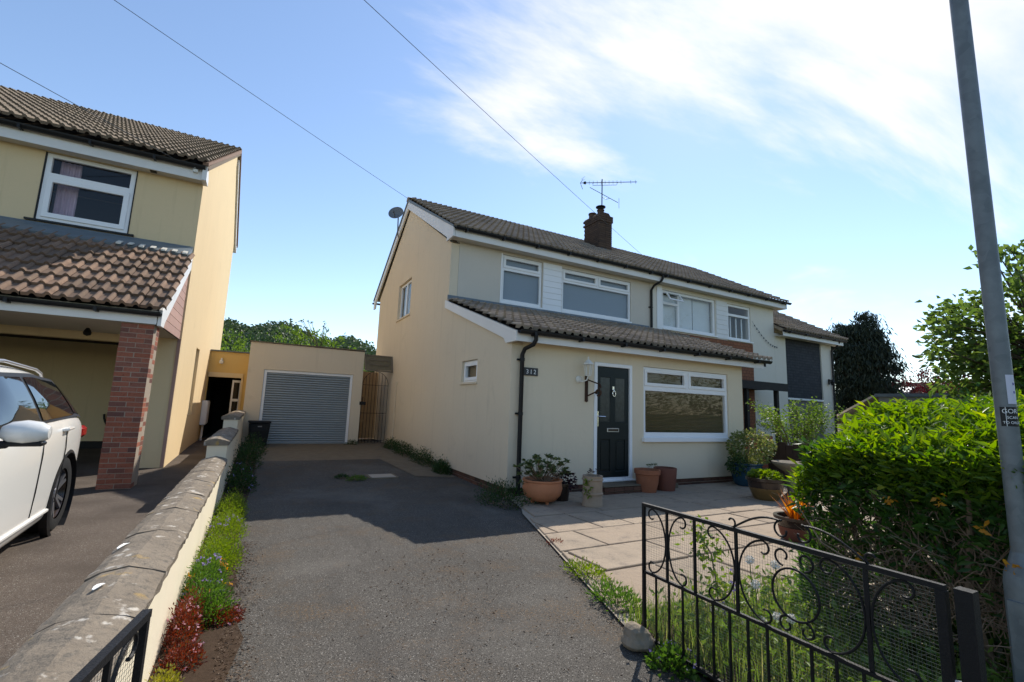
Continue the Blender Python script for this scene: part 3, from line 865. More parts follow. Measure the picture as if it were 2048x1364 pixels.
# downpipes
m = MB().tube([(3.80, 6.285, 2.60), (3.80, 6.285, 2.50), (3.785, 6.33, 2.43), (3.715, 6.48, 2.37), (3.70, 6.535, 2.28), (3.70, 6.535, .05)], .036, 10)
dp = m.build('downpipe', 'black_plastic', H, smooth=True)
for z in (2.18, 1.30, .30):
    MB().box(3.63, 3.75, 6.57, 6.599, z, z + .03).lathe((3.70, 6.535, z - .01), [(.043, 0), (.043, .05)], 10).build('clip', 'black_plastic', dp)
m = MB().tube([(9.90, 9.375, 5.38), (9.90, 9.375, 5.28), (9.88, 9.42, 5.20), (9.80, 9.62, 5.10), (9.78, 9.70, 4.98), (9.78, 9.70, 3.86)], .036, 10)
dp = m.build('downpipe', 'black_plastic', H, smooth=True)
MB().box(9.70, 9.84, 9.70, 9.749, 4.45, 4.48).build('clip', 'black_plastic', dp)
m = MB().tube([(3.50, 13.75, .17), (3.50, 13.75, 1.98)], .013, 8).box(3.49, 3.525, 13.72, 13.78, 1.97, 2.03)
m.build('conduit', 'render12', H)

# things fixed to the house
t = thing('house_number_plaque', 'dark slate plaque with white house number beside the drainpipe', 'number plaque', (3.90, 6.59, 1.96))
MB().box(3.765, 4.035, 6.575, 6.597, 1.945, 2.075).build('plate', 'plaque', t, bevel=.004)
def text_mesh(txt, size, P, u, v, w, mat, parent, name='letter', bend=None, ex=.002, squash=1):
    cu = bpy.data.curves.new('txt', 'FONT'); cu.body = txt; cu.size = size; cu.extrude = ex
    ob = bpy.data.objects.new('txt', cu); COL.objects.link(ob)
    dg = bpy.context.evaluated_depsgraph_get()
    me = bpy.data.meshes.new_from_object(ob.evaluated_get(dg)); bpy.data.objects.remove(ob)
    o = wloc(parent)
    for vv in me.vertices:
        vv.co = Vector(P(u + vv.co.x * squash, v + vv.co.y, w - vv.co.z)) - o
    me.materials.clear(); me.materials.append(M[mat])
    x = bpy.data.objects.new(name, me); COL.objects.link(x); x.parent = parent
    return x
for i, ch in enumerate('312'):
    text_mesh(ch, .105, FR(6.573), 3.80 + i * .072, 1.973, 0, 'letter_white', t, 'digit')
t = thing('wall_lantern', 'white coach lantern on a scrolled bracket left of the dark front door', 'lantern', (4.93, 6.6, 1.95))
m = MB().lathe((4.88, 6.585, 1.94), [(.0, -.022), (.05, -.02), (.065, 0), (.05, .012)], 16, 'y'); m.build('back_plate', 'lamp_white', t)
m = MB().tube([(4.88, 6.58, 1.93), (4.90, 6.50, 1.90), (4.95, 6.44, 1.93), (4.97, 6.43, 2.0)], .011, 8)
m.tube([(4.88 + .05 * math.sin(a), 6.52, 1.95 + .045 * math.cos(a)) for a in np.linspace(0, 5.2, 14)], .006, 6)
m.build('bracket', 'lamp_white', t, smooth=True)
LC = (4.97, 6.43)
m = MB().lathe((LC[0], LC[1], 2.0), [(.0, 0), (.045, .002), (.048, .015), (.03, .018)], 6)
for k in range(6):
    a = 2 * PI * k / 6 + .3
    m.bar((LC[0] + .045 * math.cos(a), LC[1] + .045 * math.sin(a), 2.01), (LC[0] + .078 * math.cos(a), LC[1] + .078 * math.sin(a), 2.205), .012, .012)
m.build('cage', 'lamp_white', t)
MB().lathe((LC[0], LC[1], 2.015), [(.038, 0), (.070, .185)], 6).build('lantern_glass', 'glass', t)
MB().lathe((LC[0], LC[1], 2.20), [(.098, 0), (.10, .012), (.06, .05), (.03, .085), (.012, .10), (.016, .125), (.0, .15)], 6).build('lantern_top', 'lamp_white', t)
t = thing('hanging_bracket', 'rusty brown scrolled hanging basket bracket beside the front door frame', 'bracket', (5.1, 6.6, 1.6))
rust = plain('rust_brown', (.055, .03, .02), .85, .4, 30, .2, bump=.5)
MB().box(5.03, 5.085, 6.575, 6.598, 1.58, 2.0).lathe((5.057, 6.585, 1.58), [(0, -.03), (.035, -.01), (.02, .02)], 8).lathe((5.057, 6.585, 2.0), [(.02, -.02), (.035, .01), (0, .035)], 8).build('strip', rust, t)
m = MB().bar((5.07, 6.58, 1.95), (5.17, 6.34, 1.86), .03, .02)
m.tube([(5.17 + .0 * a, 6.36 - .03 * math.cos(a), 1.80 + .055 * math.sin(a)) for a in np.linspace(0, 5.5, 14)], .014, 6)
m.build('arm', rust, t)
m = MB().tube([(5.16, 6.38 - .06 * math.cos(a), 1.72 + .05 * math.sin(a)) for a in np.linspace(-2, 3.6, 14)], .02, 6).bar((5.07, 6.58, 1.66), (5.16, 6.36, 1.76), .025, .02)
m.build('brace', rust, t)

# satellite dish on the far rake
t = thing('satellite_dish', 'grey satellite dish on a pole at the left gable verge', 'satellite dish', (3.40, 14.4, 6.8))
MB().tube([(3.40, 14.45, 6.75), (3.36, 14.45, 6.9), (3.34, 14.45, 7.62)], .02, 8).build('pole', 'aerial', t)
m = MB()
prof = [(0, 0), (.09, .008), (.17, .03), (.24, .062), (.25, .065), (.245, .07), (.17, .04), (.09, .018), (0, .01)]
m.lathe((0, 0, 0), prof, 24)
q = Vector((-.55, -.85, .35)).normalized().to_track_quat('Z', 'Y')
q2 = Vector((.35, .75, -.2)).normalized().to_track_quat('Z', 'Y')
m.v = [tuple(q @ Vector(v) + Vector((3.28, 14.45, 7.52))) for v in m.v]
m.build('reflector', 'dish', t, smooth=True)
c0 = Vector((3.28, 14.45, 7.52)); dd = q @ Vector((0, 0, 1)); 
MB().tube([c0 + q @ Vector((0, -.2, .03)), c0 + dd * .28 + Vector((0, 0, -.12))], .012, 6).lathe(tuple(c0 + dd * .28 + Vector((0, 0, -.13))), [(.0, -.03), (.03, -.03), (.03, .04), (0, .04)], 10).build('feed_arm', 'aerial', t)

# chimney stack on the front slope with pots
t = thing('chimney_stack', 'sooty brick chimney stack with two pots on the party wall', 'chimney', (9.72, 12.2, 6.6))
cx0, cx1, cy0, cy1 = 9.52, 9.96, 11.80, 12.66
core = MB().box(cx0 + .012, cx1 - .012, cy0 + .012, cy1 - .012, 6.45, 8.10).build('stack', 'mortar', t)
core.data.materials.clear(); core.data.materials.append(plain('sooty_mortar', (.05, .04, .035), .95))
o1 = wloc(core)
cb = bpy.data.meshes.new('brick'); _b = MB().box(0, .21, 0, .1, 0, .066); cb.from_pydata(_b.v, [], _b.f); cb.materials.append(M['stack'])
for k in range(19):
    z = 6.62 + k * .076; e = .028 if k >= 16 else 0
    x = cx0 - e + (k % 2) * .055
    for i in range(2 if k % 2 else 2):
        b = inst('brick', cb, core, Vector((cx0 - e + i * (.275 + e), cy0 - e, z)) - o1); b.scale = ((.265 + e) / .21, 1, 1)
    n_ = 5
    yy = cy0 - e
    L_ = (cy1 - cy0 + 2 * e) / n_
    for i in range(n_):
        off = (.5 if k % 2 else 0) * L_
        a = max(cy0 - e + .005 + (.1 if i == 0 and False else 0), cy0 - e + i * L_ - off + .005); bnd = min(cy1 + e, cy0 - e + (i + 1) * L_ - off - .005)
        if bnd - a < .03: continue
        b = inst('brick', cb, core, Vector((cx0 - e + .0008, bnd, z)) - o1, (0, 0, -PI / 2)); b.scale = ((bnd - a) / .21, 1, 1)
MB().extr([(cx0 - .02, 8.06), (cx1 + .02, 8.06), (cx1 - .06, 8.15), (cx0 + .06, 8.15)], 'y', cy0 - .02, cy1 + .02).build('flaunching', 'stack', t)
MB().lathe((9.70, 12.42, 8.12), [(.13, 0), (.125, .15), (.145, .16), (.145, .20), (.10, .20), (.09, .05)], 16).build('chimney_pot', 'stack', t, smooth=True)
pot = MB().lathe((9.74, 12.02, 8.12), [(.12, 0), (.11, .16), (.13, .17), (.13, .20), (.09, .20), (.08, .05)], 16).build('chimney_pot', 'stack', t, smooth=True)
MB().lathe((9.74, 12.02, 8.30), [(.07, 0), (.07, .05), (.10, .06), (.10, .10), (.17, .12), (.17, .14), (.04, .18), (0, .18)], 18).build('cowl', 'black_iron', pot)
MB().extr([(cy0 - .12, 6.66), (cy0 - .02, 6.72), (cy0 - .02, 6.85), (cy0 - .035, 6.85), (cy0 - .035, 6.75), (cy0 - .13, 6.69)], 'x', cx0 - .05, cx1 + .05).build('apron', 'lead', t)
# aerials on the mast
t = thing('tv_aerial', 'long multi-element television aerial on the chimney mast', 'aerial', (9.76, 11.98, 7.6))
AD = Vector((.82, -.57, 0))
bx = lambda s_: Vector((9.76, 11.94, 9.32)) + AD * (-.78 + s_ * 1.95)
MB().tube([(9.76, 11.98, 7.9), (9.76, 11.98, 9.46)], .02, 8).build('mast', 'aerial', t)
MB().bar(bx(0), bx(1), .018, .018).tube([bx(.22), bx(.22) + Vector((0, 0, -.1)), bx(.64) + Vector((0, 0, -.1)), bx(.66)], .008, 5).build('boom', 'aerial', t)
for k in range(13):
    s_ = .09 + .07 * k if k < 10 else .09 + .07 * 9 + .085 * (k - 8)
    if s_ > 1: break
    c = bx(s_); MB().tube([c + Vector((.04, .05, .10)), c + Vector((-.04, -.05, -.10))], .006, 5).build('element', 'aerial', t)
m = MB().tube([bx(.03) + Vector((.05, 0, .17)), bx(0), bx(.03) + Vector((.03, 0, -.23))], .009, 5)
for k in (.10, .2): m.tube([bx(.03) + Vector((.04, -.12, k)), bx(.03) + Vector((.04, .12, k))], .005, 4)
m.build('reflector', 'aerial', t); MB().lathe(tuple(bx(.08)), [(0, -.04), (.05, -.03), (.05, .03), (0, .05)], 8).build('dipole_box', 'black_plastic', t)
t = thing('small_aerial', 'small slanting aerial with a grid reflector low on the mast', 'aerial', (9.76, 11.96, 8.8))
a0, a1 = Vector((9.76, 11.95, 9.15)) - AD * .44, Vector((9.76, 11.95, 8.57)) + AD * .53
MB().bar(a0, a1, .015, .015).tube([(9.77, 11.96, 8.78), (9.86, 11.89, 8.70), (9.97, 11.80, 8.74)], .008, 5).build('boom', 'aerial', t)
m = MB()
for k in range(6): m.bar(a1 + Vector((-.01, -.06, -.17 + k * .06)), a1 + Vector((.10, .06, -.15 + k * .06)), .012, .02)
m.build('grid_reflector', 'aerial', t)

# ------------------------------------------------------------------ attached white house
N = thing('semi_detached_house', 'white rendered house with brick red tile panel beyond the chimney', 'house', (12.7, 9.75, 0))
MB().poly(FR(9.75), rect(9.785, 15.70, 0, 5.30), [rect(10.26, 12.63, 3.90, 5.09), rect(13.23, 14.42, 3.88, 5.08)], .0, .2).build('front_wall', 'white_render', N)
MB().box(15.5, 15.698, 9.955, 17.1, 0, 5.2).build('side_wall', 'white_render', N)
MB().box(9.8, 15.49, 16.9, 17.1, 0, 5.2).build('rear_wall', 'white_render', N)
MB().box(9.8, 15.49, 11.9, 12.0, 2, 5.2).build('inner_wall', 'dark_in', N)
MB().box(9.90, 14.42, 9.70, 9.748, 0, 3.82).build('tile_panel', 'hung_tile', N)
window(N, FR(9.75), 10.265, 12.625, 3.905, 5.085, [(10.34, 10.94, 4.74, 5.01), (10.34, 10.94, 4.0, 4.66), (11.02, 12.55, 4.0, 5.01)], sill=(.03, .04, .06))
# the open top light
m = MB(); P2 = lambda u, v, w_: (u, 9.72 - .20 * (5.02 - v) / .30 - w_ * .9, v + w_ * .3)
m.poly(P2, rect(10.36, 10.93, 4.74, 5.02), [rect(10.41, 10.88, 4.79, 4.97)], 0, .03); sw = m.build('open_sash', 'upvc', N)
MB().mbox(P2, 10.41, 10.88, 4.79, 4.97, .012, .018).build('pane', 'glass', sw)
window(N, FR(9.75), 13.235, 14.415, 3.885, 5.075, [(13.31, 14.34, 4.76, 5.0), (13.31, 14.34, 3.97, 4.68)], sill=(.05, .04, .06))
MB().box(10.30, 11.0, 9.93, 9.935, 3.92, 5.0).box(11.02, 11.75, 9.93, 9.935, 3.92, 5.05).box(11.8, 12.6, 9.95, 9.955, 3.92, 5.05).build('net_curtain', 'curtain_w', N)
m = MB()
for k in range(4): m.box(13.25 + k * .29, 13.30 + k * .29, 9.90, 9.92, 3.92, 4.7)
m.build('vertical_blind', 'curtain_w', N)
for k in range(8):
    z0 = 3.86 + k * .155
    MB().extr([(9.726, z0), (9.749, z0), (9.749, z0 + .153), (9.736, z0 + .153)], 'x', 12.66, 13.20).build('board', 'fascia', N)
MB().box(10.03, 10.235, 9.72, 9.749, 3.86, 5.2).build('trim', 'upvc', N)
MB().extr([(9.47, 5.42), (13.65, 7.72), (17.75, 5.30), (17.75, 5.24), (13.65, 7.60), (9.47, 5.30)], 'x', 9.78, 16.02).build('roof', 'tile12', N)
tile_roof(N, ME_T12, 'tile12', 9.70, 19, 14, 9.36, 5.405, PM, 266)
x = 9.78
while x < 15.9:
    pts = [(13.65 + .115 * math.cos(a), 7.715 + .10 * math.sin(a)) for a in np.linspace(-.15, PI + .15, 9)]
    MB().extr(pts, 'x', x + .006, min(x + .45, 16.0) - .004).build('ridge_tile', 'tile12', N); x += .45
MB().box(9.785, 16.0, 9.44, 9.465, 5.20, 5.42).build('fascia', 'fascia', N)
MB().box(9.785, 15.98, 9.466, 9.748, 5.22, 5.235).build('soffit', 'soffit', N)
MB().poly(SR(16.02), [(9.44, 5.20), (9.86, 5.20), (13.65, 7.43), (17.55, 4.92), (17.80, 5.22), (13.65, 7.66), (9.44, 5.42)], (), 0, .05).build('bargeboard', 'fascia', N)
gutter('gutter', N, 9.78, 16.12, 9.375, 5.415)
MB().poly(SR(15.70), [(9.96, 5.2), (17.1, 5.2), (13.65, 7.4)], (), 0, .2).build('gable_wall', 'white_render', N)
t = thing('festoon_lights', 'string of small bulbs hanging across the white house wall', 'string lights', (14.6, 9.6, 4.5))
fp = [(14.45 + i * .12, 9.72, 4.62 - .75 * math.sin(min(1, i / 11) * PI / 2)) for i in range(12)]
MB().tube(fp, .004, 4).build('cable', 'wire', t)
for p in fp[1::1]: MB().lathe((p[0], p[1] - .01, p[2] - .06), [(0, 0), (.018, .015), (.015, .045), (.006, .06)], 6).build('bulb', 'wire', t)
# flat porch canopy
t = thing('porch_canopy', 'dark timber porch canopy on posts in front of the white house', 'canopy', (13.4, 9.2, 0))
MB().box(12.1, 14.5, 8.70, 9.70, 2.28, 2.42).box(12.05, 14.55, 8.66, 8.699, 2.22, 2.46).build('roof', 'canopy', t)
for x in (12.62, 14.08): MB().box(x, x + .11, 8.74, 8.85, 0, 2.28).build('post', 'canopy', t)
MB().box(12.4, 12.44, 8.9, 9.65, .1, 2.2).build('trellis_panel', 'canopy', t)
MB().box(12.45, 13.25, 9.64, 9.70, .1, 2.15).build('door', 'canopy', t)

# extension with the slate panel
X = thing('house_extension', 'lower white extension with a dark slate clad panel at the far right', 'extension', (17.6, 9.75, 0))
MB().poly(FR(9.75), rect(15.705, 19.30, 0, 4.36), [rect(16.35, 18.60, .3, 4.25)], 0, .2).build('front_wall', 'white_render', X)
MB().box(16.36, 18.59, 9.79, 9.84, 2.12, 4.25).build('slate_panel', 'slate_clad', X)
MB().box(16.36, 18.59, 9.74, 9.80, 2.05, 2.115).build('cill_band', 'upvc', X)
MB().box(16.36, 18.59, 9.82, 9.86, .3, 2.05).build('lower_panel', plain('grey_panel', (.17, .165, .155), .7, .1), X)
MB().poly(SR(19.30), [(9.955, 0), (16, 0), (16, 4.3), (12.9, 6.1), (9.955, 4.36)], (), 0, .2).build('side_wall', 'white_render', X)
MB().extr([(9.42, 4.47), (12.9, 6.43), (16.4, 4.47), (16.4, 4.38), (12.9, 6.30), (9.42, 4.36)], 'x', 15.72, 19.62).build('roof', 'tile12', X)
tile_roof(X, ME_T12, 'tile12', 15.74, 12, 11, 9.33, 4.44, math.atan(1.96 / 3.48), 132)
MB().box(15.72, 19.55, 9.42, 9.445, 4.23, 4.44).build('fascia', 'fascia', X)
MB().box(15.72, 19.55, 9.446, 9.748, 4.24, 4.25).build('soffit', 'soffit', X)
gutter('gutter', X, 15.72, 19.64, 9.36, 4.42)
m = MB().tube([(19.25, 9.40, 4.36), (19.25, 9.50, 4.2), (19.25, 9.70, 4.05), (19.25, 9.70, 0)], .036, 8); m.build('downpipe', 'black_plastic', X)
t = thing('wall_light', 'small black wall lamp on the white pillar right of the slate panel', 'wall lamp', (19.0, 9.7, 2.8))
MB().box(18.96, 19.04, 9.70, 9.748, 2.72, 2.92).build('plate', 'black_iron', t)
MB().lathe((18.98, 9.60, 2.74), [(0, -.06), (.05, -.05), (.07, .06), (.09, .08), (0, .16)], 8).tube([(19, 9.72, 2.86), (18.98, 9.6, 2.9)], .015, 6).build('lamp_head', 'black_iron', t)

# boundary fence between the two front gardens
t = thing('low_fence', 'low dark board fence between the two front gardens', 'fence', (9.9, 4.8, 0))
fb = bpy.data.meshes.new('board'); _b = MB().box(0, .024, 0, .145, 0, .86); fb.from_pydata(_b.v, [], _b.f); fb.materials.append(M['wood_fence'])
y = 1.2
while y < 6.4:
    b = inst('board', fb, t, Vector((9.89 + random.uniform(-.004, .004), y, .02)) - t.location); b.scale = (1, 1, .93 + .09 * random.random()); y += .155
MB().box(9.915, 9.955, 1.2, 6.5, .25, .33).box(9.915, 9.955, 1.2, 6.5, .68, .76).build('rail', 'wood_fence', t)
t = thing('brick_pier', 'short red brick pier at the end of the dark fence', 'pier', (9.9, 6.6, 0))
pc = MB().box(9.71, 10.09, 6.41, 6.79, 0, 1.0).build('core', 'mortar', t)
pb = bpy.data.meshes.new('brick'); _b = MB().box(0, .19, 0, .19, 0, .066); pb.from_pydata(_b.v, [], _b.f); pb.materials.append(M['brick'])
for k in range(13):
    for i in (0, 1):
        for j in (0, 1): inst('brick', pb, pc, Vector((9.703 + i * .204, 6.403 + j * .204, .004 + k * .0765)) - wloc(pc))

# ------------------------------------------------------------------ garage with roller shutter, gate and canopy between
G = thing('garage', 'flat roofed cream garage with grey roller shutter door', 'garage', (1.1, 14.5, .16))
MB().poly(FR(14.5), [(-.40, .05), (2.655, .05), (2.655, 2.925), (-.40, 2.945)], [rect(.0, 2.375, .16, 2.21)], 0, .2).build('front_wall', 'render12', G)
MB().box(2.45, 2.655, 14.705, 20, .05, 2.8).build('side_wall', 'render12', G)
MB().box(-.40, -.2, 14.705, 20, .05, 2.8).build('side_wall', 'render12', G)
MB().box(-.19, 2.44, 14.71, 20, 2.60, 2.70).build('roof', 'concrete', G)
MB().box(-.42, 2.67, 14.46, 14.72, 2.948, 2.975).build('parapet_cap', 'concrete', G)
m = MB().poly(FR(14.5), [(.004, .165), (.004, 2.205), (2.371, 2.205), (2.371, .165), (2.30, .165), (2.30, 2.135), (.075, 2.135), (.075, .165)], (), .03, .10)
m.build('door_frame', 'upvc', G, bevel=.004)
sh = bpy.data.objects.new('roller_shutter', None); COL.objects.link(sh); sh.parent = G; sh.location = (0, 0, 0)
sl = bpy.data.meshes.new('slat')
_b = MB().extr([(0, 0), (-.026, .006), (-.034, .018), (-.030, .034), (-.016, .050), (0, .062), (.006, .064), (.006, 0)], 'x', 0, 2.22)
sl.from_pydata(_b.v, [], _b.f); sl.materials.append(M['shutter'])
for k in range(30): inst('slat', sl, sh, Vector((.0775, 14.575, .19 + k * .0652)) - wloc(sh))
MB().box(.078, 2.297, 14.55, 14.585, .165, .188).build('bottom_rail', 'shutter', sh)
MB().box(-.02, 2.4, 14.9, 14.95, .1, 2.5).build('lining', 'dark_in', G)

t = thing('garden_gate', 'slim wrought iron gate with arched top beside the garage', 'gate', (3.08, 14.5, .16))
gx0, gx1 = 2.675, 3.44
for x in np.linspace(gx0, gx1, 9): MB().tube([(x, 14.52, .2), (x, 14.52, 1.93 + .42 * math.sqrt(max(0, 1 - ((x - (gx0 + gx1) / 2) / .39) ** 2)))], .007, 6).build('bar', 'black_iron', t)
for z in (.26, 1.08, 1.93): MB().bar((gx0, 14.52, z), (gx1, 14.52, z), .02, .012).build('rail', 'black_iron', t)
m = MB().tube([((gx0 + gx1) / 2 + .385 * math.cos(a), 14.52, 1.93 + .42 * math.sin(a)) for a in np.linspace(0, PI, 15)], .008, 6); m.build('arch', 'black_iron', t)
MB().box(2.62, 2.80, 14.46, 14.50, 1.32, 1.42).tube([(2.70, 14.47, 1.42), (2.70, 14.47, 1.56)], .012, 6).build('lock', 'black_iron', t)
t = thing('canopy_panel', 'weathered timber and plastic canopy bridging garage and house', 'canopy', (3.08, 14.5, 2.4))
MB().extr([(14.38, 2.40), (14.42, 2.40), (14.62, 2.84), (14.58, 2.84)], 'x', 2.665, 3.525).build('sheet', plain('grimy_sheet', (.15, .125, .075), .6, .35, 9), t)
for a, b in (((2.67, 14.365, 2.38), (3.52, 14.365, 2.36)), ((2.67, 14.585, 2.85), (3.52, 14.585, 2.84)), ((2.69, 14.37, 2.38), (2.69, 14.58, 2.85)), ((3.50, 14.37, 2.38), (3.50, 14.58, 2.85)), ((2.8, 14.44, 2.56), (3.4, 14.44, 2.55)), ((2.8, 14.51, 2.71), (3.4, 14.51, 2.70))):
    MB().bar(a, b, .045, .045).build('batten', plain('grey_batten', (.17, .14, .10), .8, .3), t)
MB().box(2.665, 3.525, 14.64, 14.95, 2.70, 2.73).build('roof_sheet', 'concrete', t)
t = thing('board_fence', 'golden timber board screen seen through the slim iron gate', 'fence', (3.08, 16.2, .17))
fb2 = bpy.data.meshes.new('board'); _b = MB().box(0, .12, 0, .02, 0, 2.25); fb2.from_pydata(_b.v, [], _b.f); fb2.materials.append(M['wood_gate'])
for k in range(7): inst('board', fb2, t, Vector((2.67 + k * .124, 16.2 + k * .04, .20)) - t.location)
MB().box(2.68, 3.1, 16.10, 16.15, .75, .82).box(2.68, 2.73, 16.12, 16.17, 1.05, 1.35).build('rail', 'wood_gate', t)

t = thing('recycling_box', 'black lidded plastic bin leaning by the garage door', 'bin', (.03, 14.1, .16), rot=math.radians(4))
m = MB(); m.add([(-.20, -.16, 0), (.20, -.16, 0), (.20, .16, 0), (-.20, .16, 0), (-.245, -.2, .60), (.245, -.2, .60), (.245, .2, .60), (-.245, .2, .60)], [(0, 3, 2, 1), (4, 5, 6, 7), (0, 1, 5, 4), (1, 2, 6, 5), (2, 3, 7, 6), (3, 0, 4, 7)])
def local_build(m_, name, mat, parent, **k):
    o = wloc(parent); m_.v = [(x + o.x, y + o.y, z + o.z) for x, y, z in m_.v]; return m_.build(name, mat, parent, **k)
local_build(m, 'body', 'bin', t, bevel=.02)
local_build(MB().box(-.26, .26, -.22, .22, .60, .655), 'lid', 'bin', t, bevel=.012)
local_build(MB().box(-.16, .16, -.205, -.197, .40, .47), 'grip', 'bin', t)
local_build(MB().box(-.05, .05, -.2095, -.205, .50, .53), 'badge', plain('bin_badge', (.22, .22, .22), .6), t)

# neighbour's lean-to garage behind the wall
t = thing('lean_to_garage', 'ochre lean-to with an open dark doorway behind the boundary wall', 'outbuilding', (-.95, 16.6, .16))
MB().poly(FR(16.6), rect(-1.50, -.42, .1, 2.78), [rect(-1.47, -.56, .12, 2.0)], 0, .15).build('front_wall', 'ochre', t)
MB().box(-1.49, -.44, 16.53, 16.8, 2.785, 2.82).build('roof_edge', 'lead', t)
MB().box(-1.47, -.56, 16.56, 16.598, 2.0, 2.14).build('lintel', 'render_left', t)
MB().box(-.60, -.55, 16.57, 16.60, .12, 2.0).build('jamb', 'render_left', t)
MB().box(-1.49, -.44, 20, 20.1, .1, 2.8).box(-1.5, -1.49, 16.76, 20, .1, 2.8).box(-.44, -.43, 16.76, 20, .1, 2.8).box(-1.49, -.44, 16.76, 20, 2.74, 2.78).build('lining', 'dark_in', t)
m = MB().poly(lambda u, v, w_: (-.83 + u * .95, 16.62 + u * .35 + w_, v), rect(0, .26, .2, 1.93), [rect(.05, .21, 1.36, 1.86), rect(.05, .21, .78, 1.28), rect(.05, .21, .28, .7)], 0, .04)
d = m.build('door', 'upvc', t); 
for a, b in ((1.36, 1.86), (.78, 1.28), (.28, .7)): MB().mbox(lambda u, v, w_: (-.83 + u * .95, 16.62 + u * .35 + w_, v), .05, .21, a, b, .018, .022).build('pane', 'car_glass', d)
MB().lathe((-1.18, 16.50, 2.45), [(0, -.05), (.05, -.04), (.06, .03), (.03, .06)], 10).box(-1.2, -1.16, 16.52, 16.6, 2.5, 2.58).build('security_lamp', 'lamp_white', t)

# ------------------------------------------------------------------ the yellow house on the left
LH = thing('yellow_house', 'yellow rendered house with a brick carport pillar at the left', 'house', (-1.5, 11.04, 0))
XR = -1.5
MB().poly(SR(XR), [(11.04, -.05), (19.9, -.05), (19.9, 7.55), (17.1, 9.42), (11.04, 6.06)], [rect(13.42, 14.05, .95, 2.57)], 0, .22).build('gable_wall', 'render_left', LH)
MB().box(-1.63, -1.60, 13.3, 14.2, .9, 2.6).build('blind_wall', 'render_left', LH)
window(LH, SR(XR), 13.43, 14.04, .96, 2.56, [(13.49, 13.98, 1.03, 2.49)], w0=.075, dep=.05)
m = MB().poly(FR(11.036), [(-9, 4.0), (-1.503, 4.0), (-1.503, 5.80), (-9, 5.80)], [rect(-3.90, -2.58, 4.44, 5.735)], 0, .2)
m.build('front_wall', 'render_left', LH)
w = window(LH, FR(11.04), -3.89, -2.59, 4.45, 5.73, [(-3.81, -2.67, 5.36, 5.655), (-3.77, -2.71, 4.58, 5.20)], sashes=(), w0=.01)
q = MB().poly(FR(11.04), rect(-3.835, -2.645, 4.51, 5.265), [rect(-3.75, -2.73, 4.60, 5.18)], -.012, .05).build('sash', 'upvc', w, bevel=.006)
MB().box(-4.02, -2.48, 10.985, 11.05, 4.405, 4.44).build('sill', 'black_plastic', w)
for a, b, c, d_ in ((-3.91, -3.893, 4.44, 5.735), (-2.587, -2.57, 4.44, 5.735)): MB().box(a, b, 11.028, 11.06, c, d_).build('seal', 'black_plastic', w)
for i in range(7):
    x = -3.74 + i * .042
    MB().tube([(x, 11.30 + .02 * (i % 2), 4.4), (x, 11.30 + .02 * (i % 2), 5.7)], .028, 6).build('curtain_fold', 'curtain', w)
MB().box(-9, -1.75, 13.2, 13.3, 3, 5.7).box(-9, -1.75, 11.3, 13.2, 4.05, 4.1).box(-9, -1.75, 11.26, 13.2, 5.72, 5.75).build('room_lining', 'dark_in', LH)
# ground floor: carport recess under the house
MB().box(-2.20, -1.503, 11.036, 11.24, 0, 3.9).build('return_wall', 'render_left', LH)
MB().box(-9, -2.20, 11.045, 11.25, 2.36, 3.9).build('lintel', 'render_left', LH)
MB().box(-9, -1.73, 14.2, 14.35, 0, 2.7).box(-2.20, -2.0, 11.25, 14.2, 0, 2.7).build('recess_wall', 'render_left', LH)
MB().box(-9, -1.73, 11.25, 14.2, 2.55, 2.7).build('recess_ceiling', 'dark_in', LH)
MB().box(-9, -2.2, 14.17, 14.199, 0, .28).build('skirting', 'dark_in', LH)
MB().box(-9, -2.2, 12.8, 12.95, .0, .05).build('step', 'concrete', LH)
MB().box(-9, -1.73, 19.7, 19.9, 0, 7.4).box(-9.2, -9, 11, 19.9, 0, 7).build('rear_wall', 'render_left', LH)
# upper roof
PL = math.atan((9.62 - 6.05) / (17.1 - 10.62))
MB().extr([(10.72, 6.02), (17.1, 9.54), (20.45, 7.30), (20.45, 7.22), (17.1, 9.42), (10.72, 5.92)], 'x', -9.2, -1.42).build('roof', 'tileLU', LH)
# lower roof first so that its tiles are objects
PW = math.atan((4.20 - 2.72) / (10.78 - 8.76))
MB().extr([(8.92, 2.70), (11.03, 4.20), (11.03, 4.08), (8.92, 2.58)], 'x', -9, -1.52).build('carport_roof', 'dark_in', LH)
tile_roof(LH, ME_TL, 'tileL', -1.42 - 12 * TW, 12, 7, 8.70, 2.69, PW, 84, flip=True)
tile_roof(LH, ME_TL, 'tileL', -9, 11, 7, 8.70, 2.69, PW, 0)
tile_roof(LH, ME_TLU, 'tileLU', -1.40 - 24 * TW, 24, 22, 10.56, 6.03, PL, 200, flip=True)
x = -9
while x < -1.5:
    pts = [(17.1 + .12 * math.cos(a), 9.56 + .10 * math.sin(a)) for a in np.linspace(-.15, PI + .15, 9)]
    MB().extr(pts, 'x', x + .005, min(x + .45, -1.40) - .004).build('ridge_tile', 'tileLU', LH); x += .45
MB().poly(SR(-1.42), [(10.70, 5.72), (11.02, 5.72), (11.02, 5.86), (10.85, 6.02), (10.70, 6.02)], (), 0, .08).build('boxed_end', 'fascia', LH)
MB().poly(SR(-1.40), [(10.62, 6.0), (17.1, 9.50), (20.45, 7.20), (20.5, 7.28), (17.1, 9.62), (10.62, 6.06)], (), 0, .10).build('verge', plain('verge_mortar', (.22, .14, .10), .9, .3, 12), LH)
MB().poly(SR(-1.44), [(17.2, 9.30), (20.2, 7.22), (20.2, 7.0), (17.2, 9.1)], (), 0, .05).build('rear_bargeboard', 'fascia', LH)
MB().box(-1.60, -1.42, 20.2, 20.35, 6.95, 7.2).build('rear_eave_end', 'fascia', LH)
